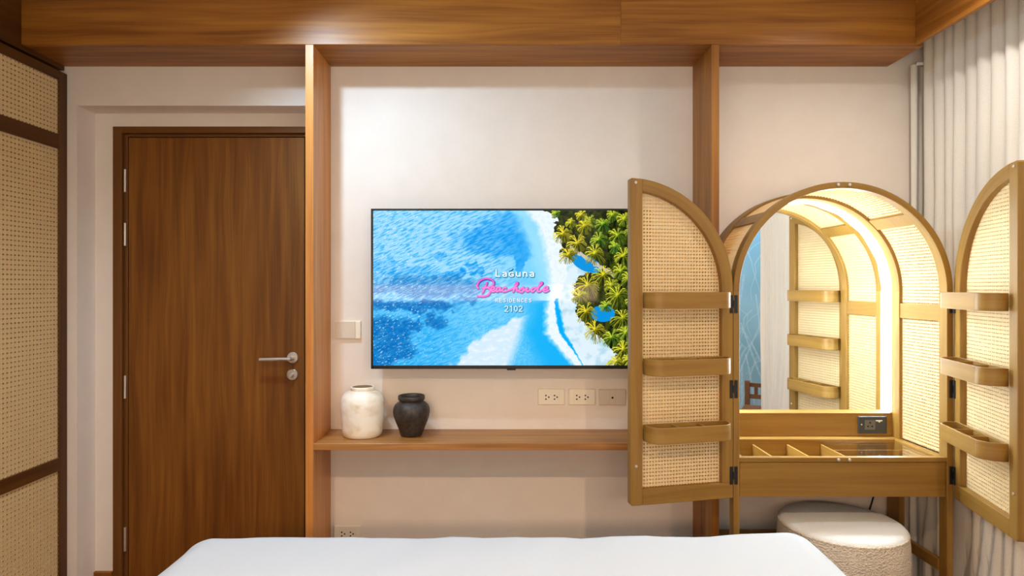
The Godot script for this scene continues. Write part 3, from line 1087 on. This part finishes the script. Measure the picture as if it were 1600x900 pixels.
func socket(label: String, px0: float, px1: float, py0: float, py1: float, kind: String) -> void:
	var x0 := (px0 - VPX) / 345.0
	var x1 := (px1 - VPX) / 345.0
	var y1 := EYE_Y + (VPY - py0) / 345.0
	var y0 := EYE_Y + (VPY - py1) / 345.0
	var t := thing("light_switch" if kind == "switch" else "wall_outlet", label, "switch" if kind == "switch" else "outlet", Vector3((x0 + x1) / 2, (y0 + y1) / 2, 0), "" if kind == "switch" else "wall plates in the television bay")
	var w := (x1 - x0) / 2.0
	var h := (y1 - y0) / 2.0
	var plate: Material = M.plate_grey if kind == "aerial" else M.plate
	var st := new_st()
	box(st, Vector3(-w, -h, 0.0), Vector3(w, h, 0.0085), 0, 0.002)
	obj("plate", st, plate, t, false)
	if kind == "switch":
		st = new_st()
		box(st, Vector3(-w + 0.008, -h + 0.003, 0.0085), Vector3(w * 0.60, h - 0.003, 0.0125), 0, 0.0015)
		obj("rocker", st, M.plate_grey, t, false)
		st = new_st()
		box(st, Vector3(w * 0.63, -h + 0.003, 0.0085), Vector3(w - 0.002, h - 0.003, 0.0115), 0, 0.0015)
		obj("end_cap", st, M.plate, t, false)
		return
	var mw := 0.6 if kind == "power" else 0.2
	st = new_st()
	box(st, Vector3(-w * mw, -h + 0.002, 0.0085), Vector3(w * mw, h - 0.002, 0.0100), 0, 0.0006)
	obj("module", st, plate, t, false)
	for sd in [-1.0, 1.0]:
		st = new_st()
		box(st, Vector3(sd * w * (mw + 0.02), -h + 0.002, 0.0085), Vector3(sd * (w - 0.002), h - 0.002, 0.0096), 0, 0.0006)
		obj("blank_cover", st, plate, t, false)
	var pins := [[-0.41, 0.19], [-0.41, -0.27], [-0.20, -0.02], [0.24, 0.19], [0.24, -0.27], [0.43, -0.02]] if kind == "power" else [[0.0, -0.05]]
	for p in pins:
		st = new_st()
		rod(st, Vector3(w * p[0], h * p[1], 0.0095), Vector3(w * p[0], h * p[1], 0.0104), 0.0036 if kind == "power" else 0.0048, 14)
		obj("pin_hole", st, M.hole, t, false)

func build_fittings() -> void:
	socket("cream wall switch plate beside the upright near the television", 521.5, 564.5, 501, 529.5, "switch")
	socket("cream double power outlet under the television, farthest from the cane door", 840.5, 882, 607.5, 632, "power")
	socket("cream double power outlet between another outlet and the aerial plate", 888.5, 930, 607.5, 632, "power")
	socket("beige aerial plate with one round hole beside the cane door", 935.5, 977.5, 608, 632.5, "aerial")
	socket("cream double power outlet low on the wall below the wooden shelf", 522.5, 564.5, 820.5, 845, "power")

func build_jars() -> void:
	var s := 359.7
	var z := CAM_Z - F / s
	var t := thing("white_jar", "squat cream white ceramic jar with pale tan mottling on the wooden shelf", "jar", Vector3((566.5 - VPX) / s, 0.752, z))
	var st := new_st()
	lathe(st, [[0.0, 0.0], [0.074, 0.0], [0.081, 0.004], [0.086, 0.020], [0.090, 0.055], [0.0935, 0.095], [0.0945, 0.130], [0.0925, 0.155], [0.086, 0.174], [0.073, 0.188], [0.055, 0.194], [0.050, 0.197]], 56, Vector3.ZERO, true, 0.006)
	obj("body", st, M.white_jar, t, false)
	st = new_st()
	lathe(st, [[0.050, 0.196], [0.0515, 0.203], [0.051, 0.211], [0.047, 0.2135], [0.043, 0.2115]], 56, Vector3.ZERO, true, 0.012)
	obj("rim", st, M.white_jar, t, false)
	st = new_st()
	lathe(st, [[0.043, 0.2115], [0.0415, 0.205], [0.041, 0.195], [0.060, 0.180], [0.080, 0.150], [0.080, 0.03], [0.0, 0.02]], 56, Vector3.ZERO, true, 0.012)
	obj("inside", st, M.jar_inside, t, false)
	var d := thing("dark_jar", "small dark brown clay jar with a flared rim on the wooden shelf", "jar", Vector3((643.0 - VPX) / s, 0.752, z))
	st = new_st()
	lathe(st, [[0.0, 0.0], [0.042, 0.0], [0.046, 0.003], [0.050, 0.014], [0.058, 0.036], [0.068, 0.060], [0.076, 0.083], [0.0795, 0.103], [0.078, 0.120], [0.071, 0.134], [0.060, 0.143], [0.052, 0.147], [0.050, 0.151]], 56, Vector3.ZERO, true, 0.005)
	obj("body", st, M.dark_jar, d, false)
	st = new_st()
	lathe(st, [[0.050, 0.150], [0.055, 0.154], [0.0575, 0.160], [0.057, 0.171], [0.0555, 0.174], [0.051, 0.173], [0.048, 0.165], [0.046, 0.150], [0.064, 0.125], [0.066, 0.09], [0.045, 0.03], [0.0, 0.02]], 56, Vector3.ZERO, true, 0.008)
	obj("rim", st, M.dark_jar, d, false)

# ------------------------------------------------------------------ vanity
const XL := 0.8926
const XR := 1.7467
const CX := 1.31965
const RO := 0.42705
const RI := 0.40305
const SP := 1.378
const ZF := 0.396
const ZFB := 0.351
const ZB1 := 0.107
const ZB0 := 0.004
const TOP := 0.7337

func arc(cx: float, cy: float, r: float, a0: float, a1: float, n: int) -> Array:
	var o := []
	for i in n + 1:
		var a := deg_to_rad(lerpf(a0, a1, float(i) / n))
		o.append(Vector2(cx + cos(a) * r, cy + sin(a) * r))
	return o

func vb(v: Node3D, called: String, a: Vector3, b: Vector3, grain := 0, m: Material = null, bev := 0.0012) -> MeshInstance3D:
	var st := new_st()
	box(st, a, b, grain, bev)
	return obj(called, st, m if m else M.vanity, v)

func build_vanity() -> void:
	var v := thing("vanity_table", "arched wooden vanity with cane sides, lit mirror and open cane doors by the curtain", "vanity", Vector3(CX, 0, 0.2))
	var st: SurfaceTool
	# frames: legs up to the springing, then the arch
	for x in [[XL, XL + 0.024], [XR - 0.024, XR]]:
		vb(v, "leg", Vector3(x[0], 0, ZFB), Vector3(x[1], SP, ZF), 1)
		vb(v, "leg", Vector3(x[0], 0, 0.020), Vector3(x[1], SP, ZB1), 1)
	for z in [[ZFB, ZF], [0.020, ZB1]]:
		st = new_st()
		ring_strip(st, arc(CX, SP, RO, 0, 180, 48), arc(CX, SP, RI, 0, 180, 48), z[0], z[1])
		obj("arch", st, M.vanity, v)
	# woven sides in five fields between the rails
	var pu := 0.0122
	var pv := 0.0136
	var rc := RO - 0.010
	var low := SP - TOP - 0.004
	var total := 2.0 * low + PI * rc
	var at := func(s: float, z: float) -> Vector3:
		if s < low:
			return Vector3(CX - rc, TOP + 0.004 + s, z)
		if s > low + PI * rc:
			return Vector3(CX + rc, SP - (s - low - PI * rc), z)
		var a := PI - (s - low) / rc
		return Vector3(CX + cos(a) * rc, SP + sin(a) * rc, z)
	var r0 := 1.262 - TOP - 0.004
	var r1 := 1.325 - TOP - 0.004
	var c0 := low + deg_to_rad(180.0 - 139.2) * rc
	var c1 := low + deg_to_rad(180.0 - 131.5) * rc
	var fields := [[0.0, r0], [r1, c0], [c1, total - c1], [total - c0, total - r1], [total - r0, total]]
	var depth := ZFB - ZB1
	var nz := int(round((depth + 0.006) / pu))
	for fl in fields:
		var s0: float = fl[0] - 0.003
		var ns := int(round((fl[1] - fl[0] + 0.006) / pv))
		var step: float = (fl[1] - fl[0] + 0.006) / ns
		var f := func(a: float, b: float) -> Vector3: return at.call(clampf(s0 + b * step, 0.0, total), ZB1 - 0.003 + a * (depth + 0.006) / nz)
		meshed("cane_panel", cane(nz, ns, f, func(_a, _b): return true, 0.245), M.cane, v)
	for x in [[XL + 0.003, XL + 0.021], [XR - 0.021, XR - 0.003]]:
		vb(v, "side_rail", Vector3(x[0], 1.262, ZB1), Vector3(x[1], 1.325, ZFB), 2)
	for ang in [[131.5, 139.2], [40.8, 48.5]]:
		st = new_st()
		ring_strip(st, arc(CX, SP, RO - 0.003, ang[0], ang[1], 5), arc(CX, SP, RI + 0.003, ang[0], ang[1], 5), ZB1, ZFB)
		obj("arch_rail", st, M.vanity, v)
	# back board, mirror and the strip of light round it
	var back := PackedVector2Array([Vector2(CX - RO + 0.002, TOP - 0.15), Vector2(CX + RO - 0.002, TOP - 0.15)])
	for p in arc(CX, SP, RO - 0.002, 0, 180, 40):
		back.append(p)
	st = new_st()
	slab(st, back, 0.006, 0.0195, 1)
	obj("back_board", st, M.vanity, v)
	var glass := PackedVector2Array([Vector2(CX - RI + 0.001, 0.838), Vector2(CX + RI - 0.001, 0.838)])
	for p in arc(CX, SP, RI - 0.001, 0, 180, 48):
		glass.append(p)
	st = new_st()
	slab(st, glass, 0.0200, 0.0225, 1, 0.0004)
	obj("mirror", st, M.mirror, v)
	var outer := []
	var inner := []
	for p in [[CX + RI, 0.842], [CX + RI, 1.0], [CX + RI, 1.2]]:
		outer.append(Vector2(p[0] - 0.0003, p[1]))
		inner.append(Vector2(p[0] - 0.0043, p[1]))
	outer.append_array(arc(CX, SP, RI - 0.0003, 0, 180, 48))
	inner.append_array(arc(CX, SP, RI - 0.0043, 0, 180, 48))
	for p in [[CX - RI, 1.2], [CX - RI, 1.0], [CX - RI, 0.842]]:
		outer.append(Vector2(p[0] + 0.0003, p[1]))
		inner.append(Vector2(p[0] + 0.0043, p[1]))
	st = new_st()
	ring_strip(st, outer, inner, 0.0235, 0.056, false, 0.0006)
	obj("led_strip", st, M.led_glow, v)
	# the strip's light: short area lamps all the way round, facing inwards
	var spots := []
	for k in 9:
		var a := PI * (k + 0.5) / 9.0
		spots.append([Vector2(CX + cos(a) * (RI - 0.007), SP + sin(a) * (RI - 0.007)), Vector2(-cos(a), -sin(a)), PI * RI / 9.0])
	for k in 3:
		spots.append([Vector2(CX + RI - 0.007, 0.93 + k * 0.179), Vector2(-1, 0), 0.179])
		spots.append([Vector2(CX - RI + 0.007, 0.93 + k * 0.179), Vector2(1, 0), 0.179])
	for sp in spots:
		var l := AreaLight3D.new()
		l.name = "led_light"
		l.area_size = Vector2(0.032, sp[2])
		l.light_color = Color(0.88, 0.96, 1.0)
		l.light_energy = 0.23
		l.shadow_enabled = true
		var d3 := Vector3(sp[1].x, sp[1].y, 0)
		var zb := -d3
		var yb := Vector3(-sp[1].y, sp[1].x, 0)
		l.transform = Transform3D(Basis(yb.cross(zb), yb, zb), Vector3(sp[0].x, sp[0].y, 0.040) - v.position)
		v.add_child(l, true)
	# writing surface
	var xi0 := XL + 0.024
	var xi1 := XR - 0.024
	vb(v, "splash_board", Vector3(xi0, TOP, 0.020), Vector3(xi1, 0.838, 0.059))
	vb(v, "rim_board", Vector3(xi0, 0.655, 0.059), Vector3(xi1, TOP, 0.106))
	vb(v, "rim_board", Vector3(xi0, 0.716, 0.372), Vector3(xi1, TOP, 0.396))
	for x in [[xi0, xi0 + 0.020], [xi1 - 0.020, xi1]]:
		vb(v, "rim_board", Vector3(x[0], 0.655, 0.106), Vector3(x[1], TOP, 0.372), 2)
	vb(v, "tray_floor", Vector3(xi0 + 0.020, 0.645, 0.106), Vector3(xi1 - 0.020, 0.655, 0.372))
	vb(v, "tray_front", Vector3(xi0 + 0.020, 0.655, 0.360), Vector3(xi1 - 0.020, 0.711, 0.371))
	for x in [1.085, 1.235, 1.383]:
		vb(v, "divider", Vector3(x - 0.0045, 0.655, 0.107), Vector3(x + 0.0045, 0.711, 0.359), 2)
	vb(v, "divider", Vector3(1.388, 0.655, 0.196), Vector3(xi1 - 0.0205, 0.711, 0.203), 0)
	vb(v, "glass_top", Vector3(1.379, 0.7215, 0.1065), Vector3(xi1 - 0.0205, 0.7265, 0.3715), 0, M.glass, 0.0005)
	vb(v, "drawer_front", Vector3(xi0 + 0.002, 0.5795, 0.376), Vector3(xi1 - 0.002, 0.7135, 0.392), 0)
	vb(v, "drawer_bottom", Vector3(xi0 + 0.004, 0.585, 0.06), Vector3(xi1 - 0.004, 0.597, 0.375), 0)
	for x in [[xi0 - 0.012, xi0], [xi1, xi1 + 0.012]]:
		vb(v, "side_apron", Vector3(x[0], 0.5795, ZB1), Vector3(x[1], TOP, ZFB), 2)
		vb(v, "stretcher", Vector3(x[0] - 0.004, 0.275, ZB1), Vector3(x[1] + 0.004, 0.320, ZFB), 2)
	vb(v, "stretcher", Vector3(xi0, 0.268, 0.035), Vector3(xi1, 0.313, 0.06), 0)
	# door catches
	for p in [[1.298, 1.794], [1.3425, 1.794], [1.300, 0.7255], [1.3425, 0.7255]]:
		st = new_st()
		rod(st, Vector3(p[0], p[1], ZF), Vector3(p[0], p[1], ZF + 0.007), 0.006, 18, 0.3)
		obj("door_catch", st, M.steel, v)
	# black socket in the splash board
	var so := Node3D.new()
	so.name = "power_socket"
	so.set_meta("label", "dark grey power socket plate")
	so.position = Vector3(1.632, 0.786, 0.059) - v.position
	v.add_child(so)
	st = new_st()
	box(st, Vector3(-0.0635, -0.038, 0.0), Vector3(0.0635, 0.038, 0.008), 0, 0.002)
	obj("plate", st, M.socket_dark, so, false)
	st = new_st()
	box(st, Vector3(-0.036, -0.021, 0.008), Vector3(0.010, 0.021, 0.0095), 0, 0.0008)
	obj("module", st, M.socket_grey, so, false)
	for p in [[-0.013, 0.010], [-0.022, -0.006], [-0.004, -0.006]]:
		st = new_st()
		rod(st, Vector3(p[0], p[1], 0.0092), Vector3(p[0], p[1], 0.0099), 0.0036, 12)
		obj("pin_hole", st, M.hole, so, false)
	st = new_st()
	rod(st, Vector3(-0.050, 0.002, 0.008), Vector3(-0.050, 0.002, 0.0095), 0.0034, 14)
	obj("screw", st, M.steel, so, false)
	st = new_st()
	box(st, Vector3(0.013, 0.0165, 0.008), Vector3(0.042, 0.0215, 0.0086), 0, 0.0002)
	obj("print_mark", st, M.white_plastic, so, false)
	st = new_st()
	slab(st, PackedVector2Array([Vector2(0.021, 0.0155), Vector2(0.036, 0.0155), Vector2(0.0285, 0.0105)]), 0.008, 0.0086, 1, 0.0001)
	obj("print_mark", st, M.white_plastic, so, false)
	# hinges
	for y in [1.330, 1.000, 0.665]:
		for hx in [XL, XR]:
			var sg := 1.0 if hx == XL else -1.0
			st = new_st()
			rod(st, Vector3(hx, y - 0.014, ZF + 0.0035), Vector3(hx, y + 0.014, ZF + 0.0035), 0.0035, 14)
			obj("hinge_pin", st, M.black_metal, v)
			st = new_st()
			box(st, Vector3(hx + sg * 0.003, y - 0.035, ZF), Vector3(hx + sg * 0.016, y + 0.035, ZF + 0.003), 1, 0.0014)
			obj("hinge_leaf", st, M.black_metal, v)
	vanity_door(v, Vector3(XL - 0.0008, 0, ZF + 0.001), Vector3(-cos(deg_to_rad(12.3)), 0, sin(deg_to_rad(12.3))), 1.0, "cane door swung wide open against the television side")
	vanity_door(v, Vector3(XR + 0.0008, 0, ZF + 0.001), Vector3(-sin(deg_to_rad(13.4)), 0, cos(deg_to_rad(13.4))), -1.0, "cane door standing open towards the room by the curtain")

func vanity_door(v: Node3D, hinge: Vector3, along: Vector3, sg: float, label: String) -> void:
	var d := Node3D.new()
	d.name = "cane_door"
	d.set_meta("label", label)
	d.transform = Transform3D(Basis(along, Vector3.UP, along.cross(Vector3.UP)), hinge - v.position)
	v.add_child(d, true)
	var w := RO
	var y0 := 0.577
	var th := 0.030
	var z0 := minf(0.0, sg * th)
	var z1 := maxf(0.0, sg * th)
	var fs := 0.048
	var rail := 0.060
	var st := new_st()
	box(st, Vector3(0, y0 + rail, z0), Vector3(fs, SP, z1), 1, 0.002)
	obj("hinge_stile", st, M.vanity, d, false)
	st = new_st()
	var stile := PackedVector2Array()
	for p in arc(w - 0.010, y0 + 0.010, 0.010, -90, 0, 4):
		stile.append(p)
	stile.append(Vector2(w, SP + RO - 0.006))
	stile.append(Vector2(w - 0.006, SP + RO - 0.0002))
	stile.append(Vector2(w - fs, SP + sqrt(RO * RO - fs * fs)))
	stile.append(Vector2(w - fs, y0))
	slab(st, stile, z0, z1, 1, 0.002)
	obj("lock_stile", st, M.vanity, d, false)
	st = new_st()
	box(st, Vector3(0, y0, z0), Vector3(w - fs, y0 + rail, z1), 0, 0.002)
	obj("bottom_rail", st, M.vanity, d, false)
	st = new_st()
	var a_out := 90.0 + rad_to_deg(asin(fs / RO))
	var oo := arc(w, SP, RO, a_out, 180, 30)
	var ii := arc(w, SP, RO - fs, 90.0 + rad_to_deg(asin(fs / (RO - fs))), 180, 30)
	ring_strip(st, oo, ii, z0, z1, false, 0.002)
	obj("arched_rail", st, M.vanity, d, false)
	# cane, set back towards the outer face
	var pu := 0.0122
	var pv := 0.0136
	var zc := sg * 0.022
	var nu := int(ceil((w - 2 * fs + 0.016) / pu))
	var nv := int(ceil((SP + RO - y0 - rail - 0.04) / pv))
	var f := func(a: float, b: float) -> Vector3: return Vector3(fs - 0.008 + a * pu, y0 + rail - 0.006 + b * pv, zc)
	var keep := func(a: float, b: float) -> bool:
		var p: Vector3 = f.call(a, b)
		return p.x < w - fs + 0.014 and (p.y < SP or Vector2(p.x - w, p.y - SP).length() < RO - fs + 0.022)
	meshed("cane_panel", cane(nu, nv, f, keep, 0.245), M.cane, d, false)
	# three bent-wood trays
	var tx0 := 0.036
	var tx1 := 0.378
	var dep := 0.078
	var rr := 0.055
	for ty in [1.377, 1.129, 0.881]:
		var h := 0.060
		var plan := func(inset: float) -> Array:
			var o := []
			var r := rr - inset
			o.append(Vector2(tx0 + inset, 0.001 + inset))
			for p in arc(tx0 + inset + r, dep - inset - r, r, 180, 90, 10):
				o.append(p)
			for p in arc(tx1 - inset - r, dep - inset - r, r, 90, 0, 10):
				o.append(p)
			o.append(Vector2(tx1 - inset, 0.001 + inset))
			return o
		var po: Array = plan.call(0.0)
		var pi_: Array = plan.call(0.0065)
		# swept in plan, then stood up: (x, depth, height) -> (x, height, -sg * depth)
		st = new_st()
		ring_strip(st, po, pi_, ty - h, ty, true, 0.0012)
		var am := upright(st, sg)
		meshed("tray_wall", am, M.vanity, d, false)
		st = new_st()
		slab(st, PackedVector2Array(pi_), ty - h + 0.001, ty - h + 0.007, 0, 0.0003)
		meshed("tray_base", upright(st, sg), M.vanity, d, false)
		for k in [0.355, 0.665]:
			var dx := lerpf(tx0, tx1, k)
			st = new_st()
			box(st, Vector3(dx - 0.003, ty - h + 0.008, minf(-sg * 0.0075, -sg * (dep - 0.007))), Vector3(dx + 0.003, ty - 0.003, maxf(-sg * 0.0075, -sg * (dep - 0.007))), 2, 0.0008)
			obj("tray_divider", st, M.vanity, d, false)
	# hinge leaves on the door and its catch plates
	for y in [1.330, 1.000, 0.665]:
		st = new_st()
		box(st, Vector3(0.003, y - 0.035, -sg * 0.003), Vector3(0.016, y + 0.035, 0.0), 1, 0.0014)
		obj("hinge_leaf", st, M.black_metal, d, false)
	for p in [[w - 0.020, SP + RO - 0.017], [w - 0.022, 0.7255]]:
		st = new_st()
		rod(st, Vector3(p[0], p[1], 0), Vector3(p[0], p[1], -sg * 0.003), 0.0055, 18, 0.3)
		obj("catch_plate", st, M.steel, d, false)

func upright(st: SurfaceTool, sg: float) -> ArrayMesh:
	st.generate_normals()
	var arr := st.commit_to_arrays()
	var vs: PackedVector3Array = arr[Mesh.ARRAY_VERTEX]
	var ns: PackedVector3Array = arr[Mesh.ARRAY_NORMAL]
	for i in vs.size():
		vs[i] = Vector3(vs[i].x, vs[i].z, -sg * vs[i].y)
		ns[i] = Vector3(ns[i].x, ns[i].z, -sg * ns[i].y)
	if sg < 0:     # this turn mirrors the faces: turn them back
		for i in range(0, vs.size(), 3):
			var q := vs[i]; vs[i] = vs[i + 1]; vs[i + 1] = q
			var m := ns[i]; ns[i] = ns[i + 1]; ns[i + 1] = m
			var uv: PackedVector2Array = arr[Mesh.ARRAY_TEX_UV]
			var u := uv[i]; uv[i] = uv[i + 1]; uv[i + 1] = u
			arr[Mesh.ARRAY_TEX_UV] = uv
	arr[Mesh.ARRAY_VERTEX] = vs
	arr[Mesh.ARRAY_NORMAL] = ns
	arr[Mesh.ARRAY_TANGENT] = null
	var am := ArrayMesh.new()
	am.add_surface_from_arrays(Mesh.PRIMITIVE_TRIANGLES, arr)
	return am

# ------------------------------------------------------------------ soft things
func grid_mesh(nu: int, nv: int, f: Callable, wrap := false) -> SurfaceTool:
	var st := new_st()
	st.set_smooth_group(0)
	var pts := []
	for i in nu + 1:
		var row := []
		for j in nv + 1:
			row.append(f.call(float(i) / nu, float(j) / nv))
		pts.append(row)
	for i in nu:
		for j in nv:
			var q := [pts[i][j], pts[i + 1][j], pts[i + 1][j + 1], pts[i][j + 1]]
			var u := [Vector2(float(i) / nu, float(j) / nv), Vector2(float(i + 1) / nu, float(j) / nv), Vector2(float(i + 1) / nu, float(j + 1) / nv), Vector2(float(i) / nu, float(j + 1) / nv)]
			for k in [0, 1, 2, 0, 2, 3]:
				v3(st, q[k], u[k])
	return st

func build_curtains() -> void:
	# pleated curtain along the right side, and the tail of a second one in the corner behind it
	var n := noise(301, 1.0, 2)
	var c := thing("curtain", "cream pleated curtain hanging beside the vanity under the wooden pelmet", "curtain", Vector3(1.87, 0, 0.9))
	var fold := func(u: float, v: float) -> Vector3:
		var y := lerpf(2.56, 0.012, v)
		var z := 0.072 + u * 1.64
		var lowk := v * v
		var ph := z / 0.053 + 0.9 * n.get_noise_2d(z * 2.0, 3.0) + lowk * 1.6 * n.get_noise_2d(z * 3.0, y * 0.7 + 9.0)
		var a := absf(sin(PI * ph * 0.92))
		var big := n.get_noise_2d(z * 4.0 + 20.0, y * 0.5)
		var amp := 0.034 + 0.014 * n.get_noise_2d(z * 5.0, 40.0)
		return Vector3(1.888 - amp * pow(a, 0.55) - 0.022 * big * (0.25 + lowk), y, z)
	var st := grid_mesh(620, 28, fold)
	obj("cloth", st, M.curtain, c)
	st = new_st()
	box(st, Vector3(1.865, 2.5605, 0.03), Vector3(1.900, 2.58, 1.73), 2, 0.003)
	obj("track", st, M.white_plastic, c)
	var b := thing("corner_curtain", "narrow curtain edge in the wall corner behind the long pleated curtain", "curtain", Vector3(1.89, 0, 0.035))
	var edge := func(u: float, v: float) -> Vector3:
		var x := lerpf(1.815, 1.985, u)
		return Vector3(x, lerpf(2.385, 0.012, v), 0.036 + 0.016 * sin(u * 13.0 + 0.4) + 0.004 * sin(v * 5.0 + u * 9.0))
	st = grid_mesh(60, 14, edge)
	obj("cloth", st, M.curtain, b)
	st = new_st()
	box(st, Vector3(1.830, 2.378, 0.056), Vector3(1.900, 2.392, 0.068), 0, 0.003)
	obj("track", st, M.white_plastic, b)

func rounded_box(half: Vector3, r: float, seg: int, f: Callable) -> SurfaceTool:
	# six faces of a cube pushed onto a rounded box
	var st := new_st()
	st.set_smooth_group(0)
	var ax := [[Vector3.RIGHT, Vector3.UP, Vector3.BACK], [Vector3.LEFT, Vector3.UP, Vector3.FORWARD], [Vector3.BACK, Vector3.UP, Vector3.LEFT], [Vector3.FORWARD, Vector3.UP, Vector3.RIGHT], [Vector3.RIGHT, Vector3.FORWARD, Vector3.UP], [Vector3.RIGHT, Vector3.BACK, Vector3.DOWN]]
	var core := half - Vector3(r, r, r)
	var warp := func(t: float, h: float, c: float) -> float:
		# spend a third of the cells on each rounded end
		var k := absf(t)
		var o := c * k / 0.55 if k < 0.55 else c + (h - c) * (k - 0.55) / 0.45
		return o * signf(t)
	for a in ax:
		for i in seg:
			for j in seg:
				var q := []
				for k in [[i, j], [i + 1, j], [i + 1, j + 1], [i, j + 1]]:
					var s := lerpf(-1, 1, float(k[0]) / seg)
					var t := lerpf(-1, 1, float(k[1]) / seg)
					var d: Vector3 = a[0] * s + a[1] * t + a[2]
					var p := Vector3(warp.call(d.x, half.x, core.x), warp.call(d.y, half.y, core.y), warp.call(d.z, half.z, core.z))
					var cl := p.clamp(-core, core)
					var e := p - cl
					p = cl + (e.normalized() * r if e.length() > 1e-6 else Vector3.ZERO)
					q.append(f.call(p))
				for k in [0, 2, 1, 0, 3, 2]:
					v3(st, q[k], Vector2(q[k].x, q[k].z))
	return st

func build_bed() -> void:
	var b := thing("bed", "wide bed with a smooth white cover facing the television wall", "bed", Vector3(-0.012, 0, 1.86))
	var n := noise(401, 1.0, 3)
	var f := func(p: Vector3) -> Vector3:
		var q := p
		if p.y > 0.0:
			q.y += 0.010 * n.get_noise_2d(p.x * 1.6, p.z * 1.6 + 5.0) + 0.004 * n.get_noise_2d(p.x * 6.0, p.z * 6.0) + 0.012 * clampf((p.x - 0.5) / 0.4, 0, 1) * clampf(-(p.z + 0.6) / 0.3, 0, 1)
		return q + Vector3(0, 0.425, 0)
	var st := rounded_box(Vector3(0.985, 0.195, 1.06), 0.095, 64, f)
	obj("cover", st, M.linen, b, false)
	st = new_st()
	box(st, Vector3(-0.93, 0.06, -1.0), Vector3(0.93, 0.235, 1.05), 0, 0.006)
	obj("base", st, M.door, b, false)
	for x in [-0.85, 0.85]:
		for z in [-0.9, 0.95]:
			st = new_st()
			box(st, Vector3(x - 0.03, 0, z - 0.03), Vector3(x + 0.03, 0.06, z + 0.03), 1)
			obj("foot", st, M.door, b, false)
	var h := thing("headboard", "wide wooden headboard against the blue mural wall", "headboard", Vector3(0, 0, 3.0))
	st = new_st()
	box(st, Vector3(-1.15, 0.0, 2.962), Vector3(1.15, 1.20, 3.03), 0, 0.004)
	obj("panel", st, M.joinery, h)

func build_stool() -> void:
	var t := thing("ottoman", "round cream boucle ottoman with a smooth pale top tucked under the vanity", "ottoman", Vector3(1.345, 0, 0.332))
	var st := new_st()
	lathe(st, [[0.0, 0.012], [0.194, 0.012], [0.208, 0.020], [0.220, 0.06], [0.229, 0.15], [0.234, 0.26], [0.236, 0.35], [0.235, 0.41], [0.231, 0.446]], 72, Vector3.ZERO, true, 0.003)
	obj("body", st, M.boucle, t, false)
	st = new_st()
	lathe(st, [[0.2305, 0.445], [0.2325, 0.449], [0.231, 0.4535], [0.227, 0.455]], 72, Vector3.ZERO, true, 0.003)
	obj("piping", st, M.boucle, t, false)
	st = new_st()
	lathe(st, [[0.228, 0.452], [0.223, 0.462], [0.211, 0.468], [0.17, 0.471], [0.10, 0.473], [0.0, 0.4735]], 72, Vector3.ZERO, true, 0.003)
	obj("seat", st, M.seat_cloth, t, false)
	for k in 4:
		var a := TAU * (k + 0.5) / 4.0
		st = new_st()
		rod(st, Vector3(cos(a) * 0.17, 0, sin(a) * 0.17), Vector3(cos(a) * 0.17, 0.013, sin(a) * 0.17), 0.018, 14)
		obj("foot", st, M.black_plastic, t, false)
	var c := thing("power_cable", "thin black power cable hanging behind the ottoman under the vanity", "cable", Vector3(1.66, 0.3, 0.03))
	st = new_st()
	tube(st, [Vector3(1.672, 0.586, 0.050), Vector3(1.668, 0.55, 0.050), Vector3(1.650, 0.47, 0.046), Vector3(1.640, 0.40, 0.03), Vector3(1.636, 0.345, 0.02), Vector3(1.636, 0.335, 0.006)], 0.0035, 8)
	obj("wire", st, M.black_plastic, c)

func build_chair() -> void:
	var t := thing("slatted_chair", "low wooden chair with a slatted back, seen in the vanity mirror", "chair", Vector3(2.22, 0, 2.30))
	t.rotation_degrees.y = -152.0
	var m: Material = M.chair
	for x in [-0.23, 0.23]:
		var st := new_st()
		box(st, Vector3(x - 0.02, 0, -0.22), Vector3(x + 0.02, 0.58, -0.18), 1)
		obj("leg", st, m, t, false)
		st = new_st()
		box(st, Vector3(x - 0.02, 0, 0.18), Vector3(x + 0.02, 0.36, 0.22), 1)
		obj("leg", st, m, t, false)
	for y in [0.43, 0.53]:
		var st := new_st()
		box(st, Vector3(-0.21, y, -0.212), Vector3(0.21, y + 0.035, -0.190), 0)
		obj("back_rail", st, m, t, false)
	for k in 5:
		var st := new_st()
		box(st, Vector3(-0.16 + k * 0.08 - 0.014, 0.465, -0.207), Vector3(-0.16 + k * 0.08 + 0.014, 0.53, -0.195), 1)
		obj("back_slat", st, m, t, false)
	for k in 6:
		var st := new_st()
		box(st, Vector3(-0.25, 0.36, -0.17 + k * 0.072), Vector3(0.25, 0.378, -0.11 + k * 0.072), 0)
		obj("seat_slat", st, m, t, false)

func _ready() -> void:
	rng.seed = 20240
	setup_view()
	make_materials()
	downlights()
	headboard_light()
	build_room()
	build_joinery()
	build_door()
	build_wardrobe()
	build_vanity()
	build_tv()
	build_bed()
	build_curtains()
	build_stool()
	build_jars()
	build_fittings()
	build_chair()
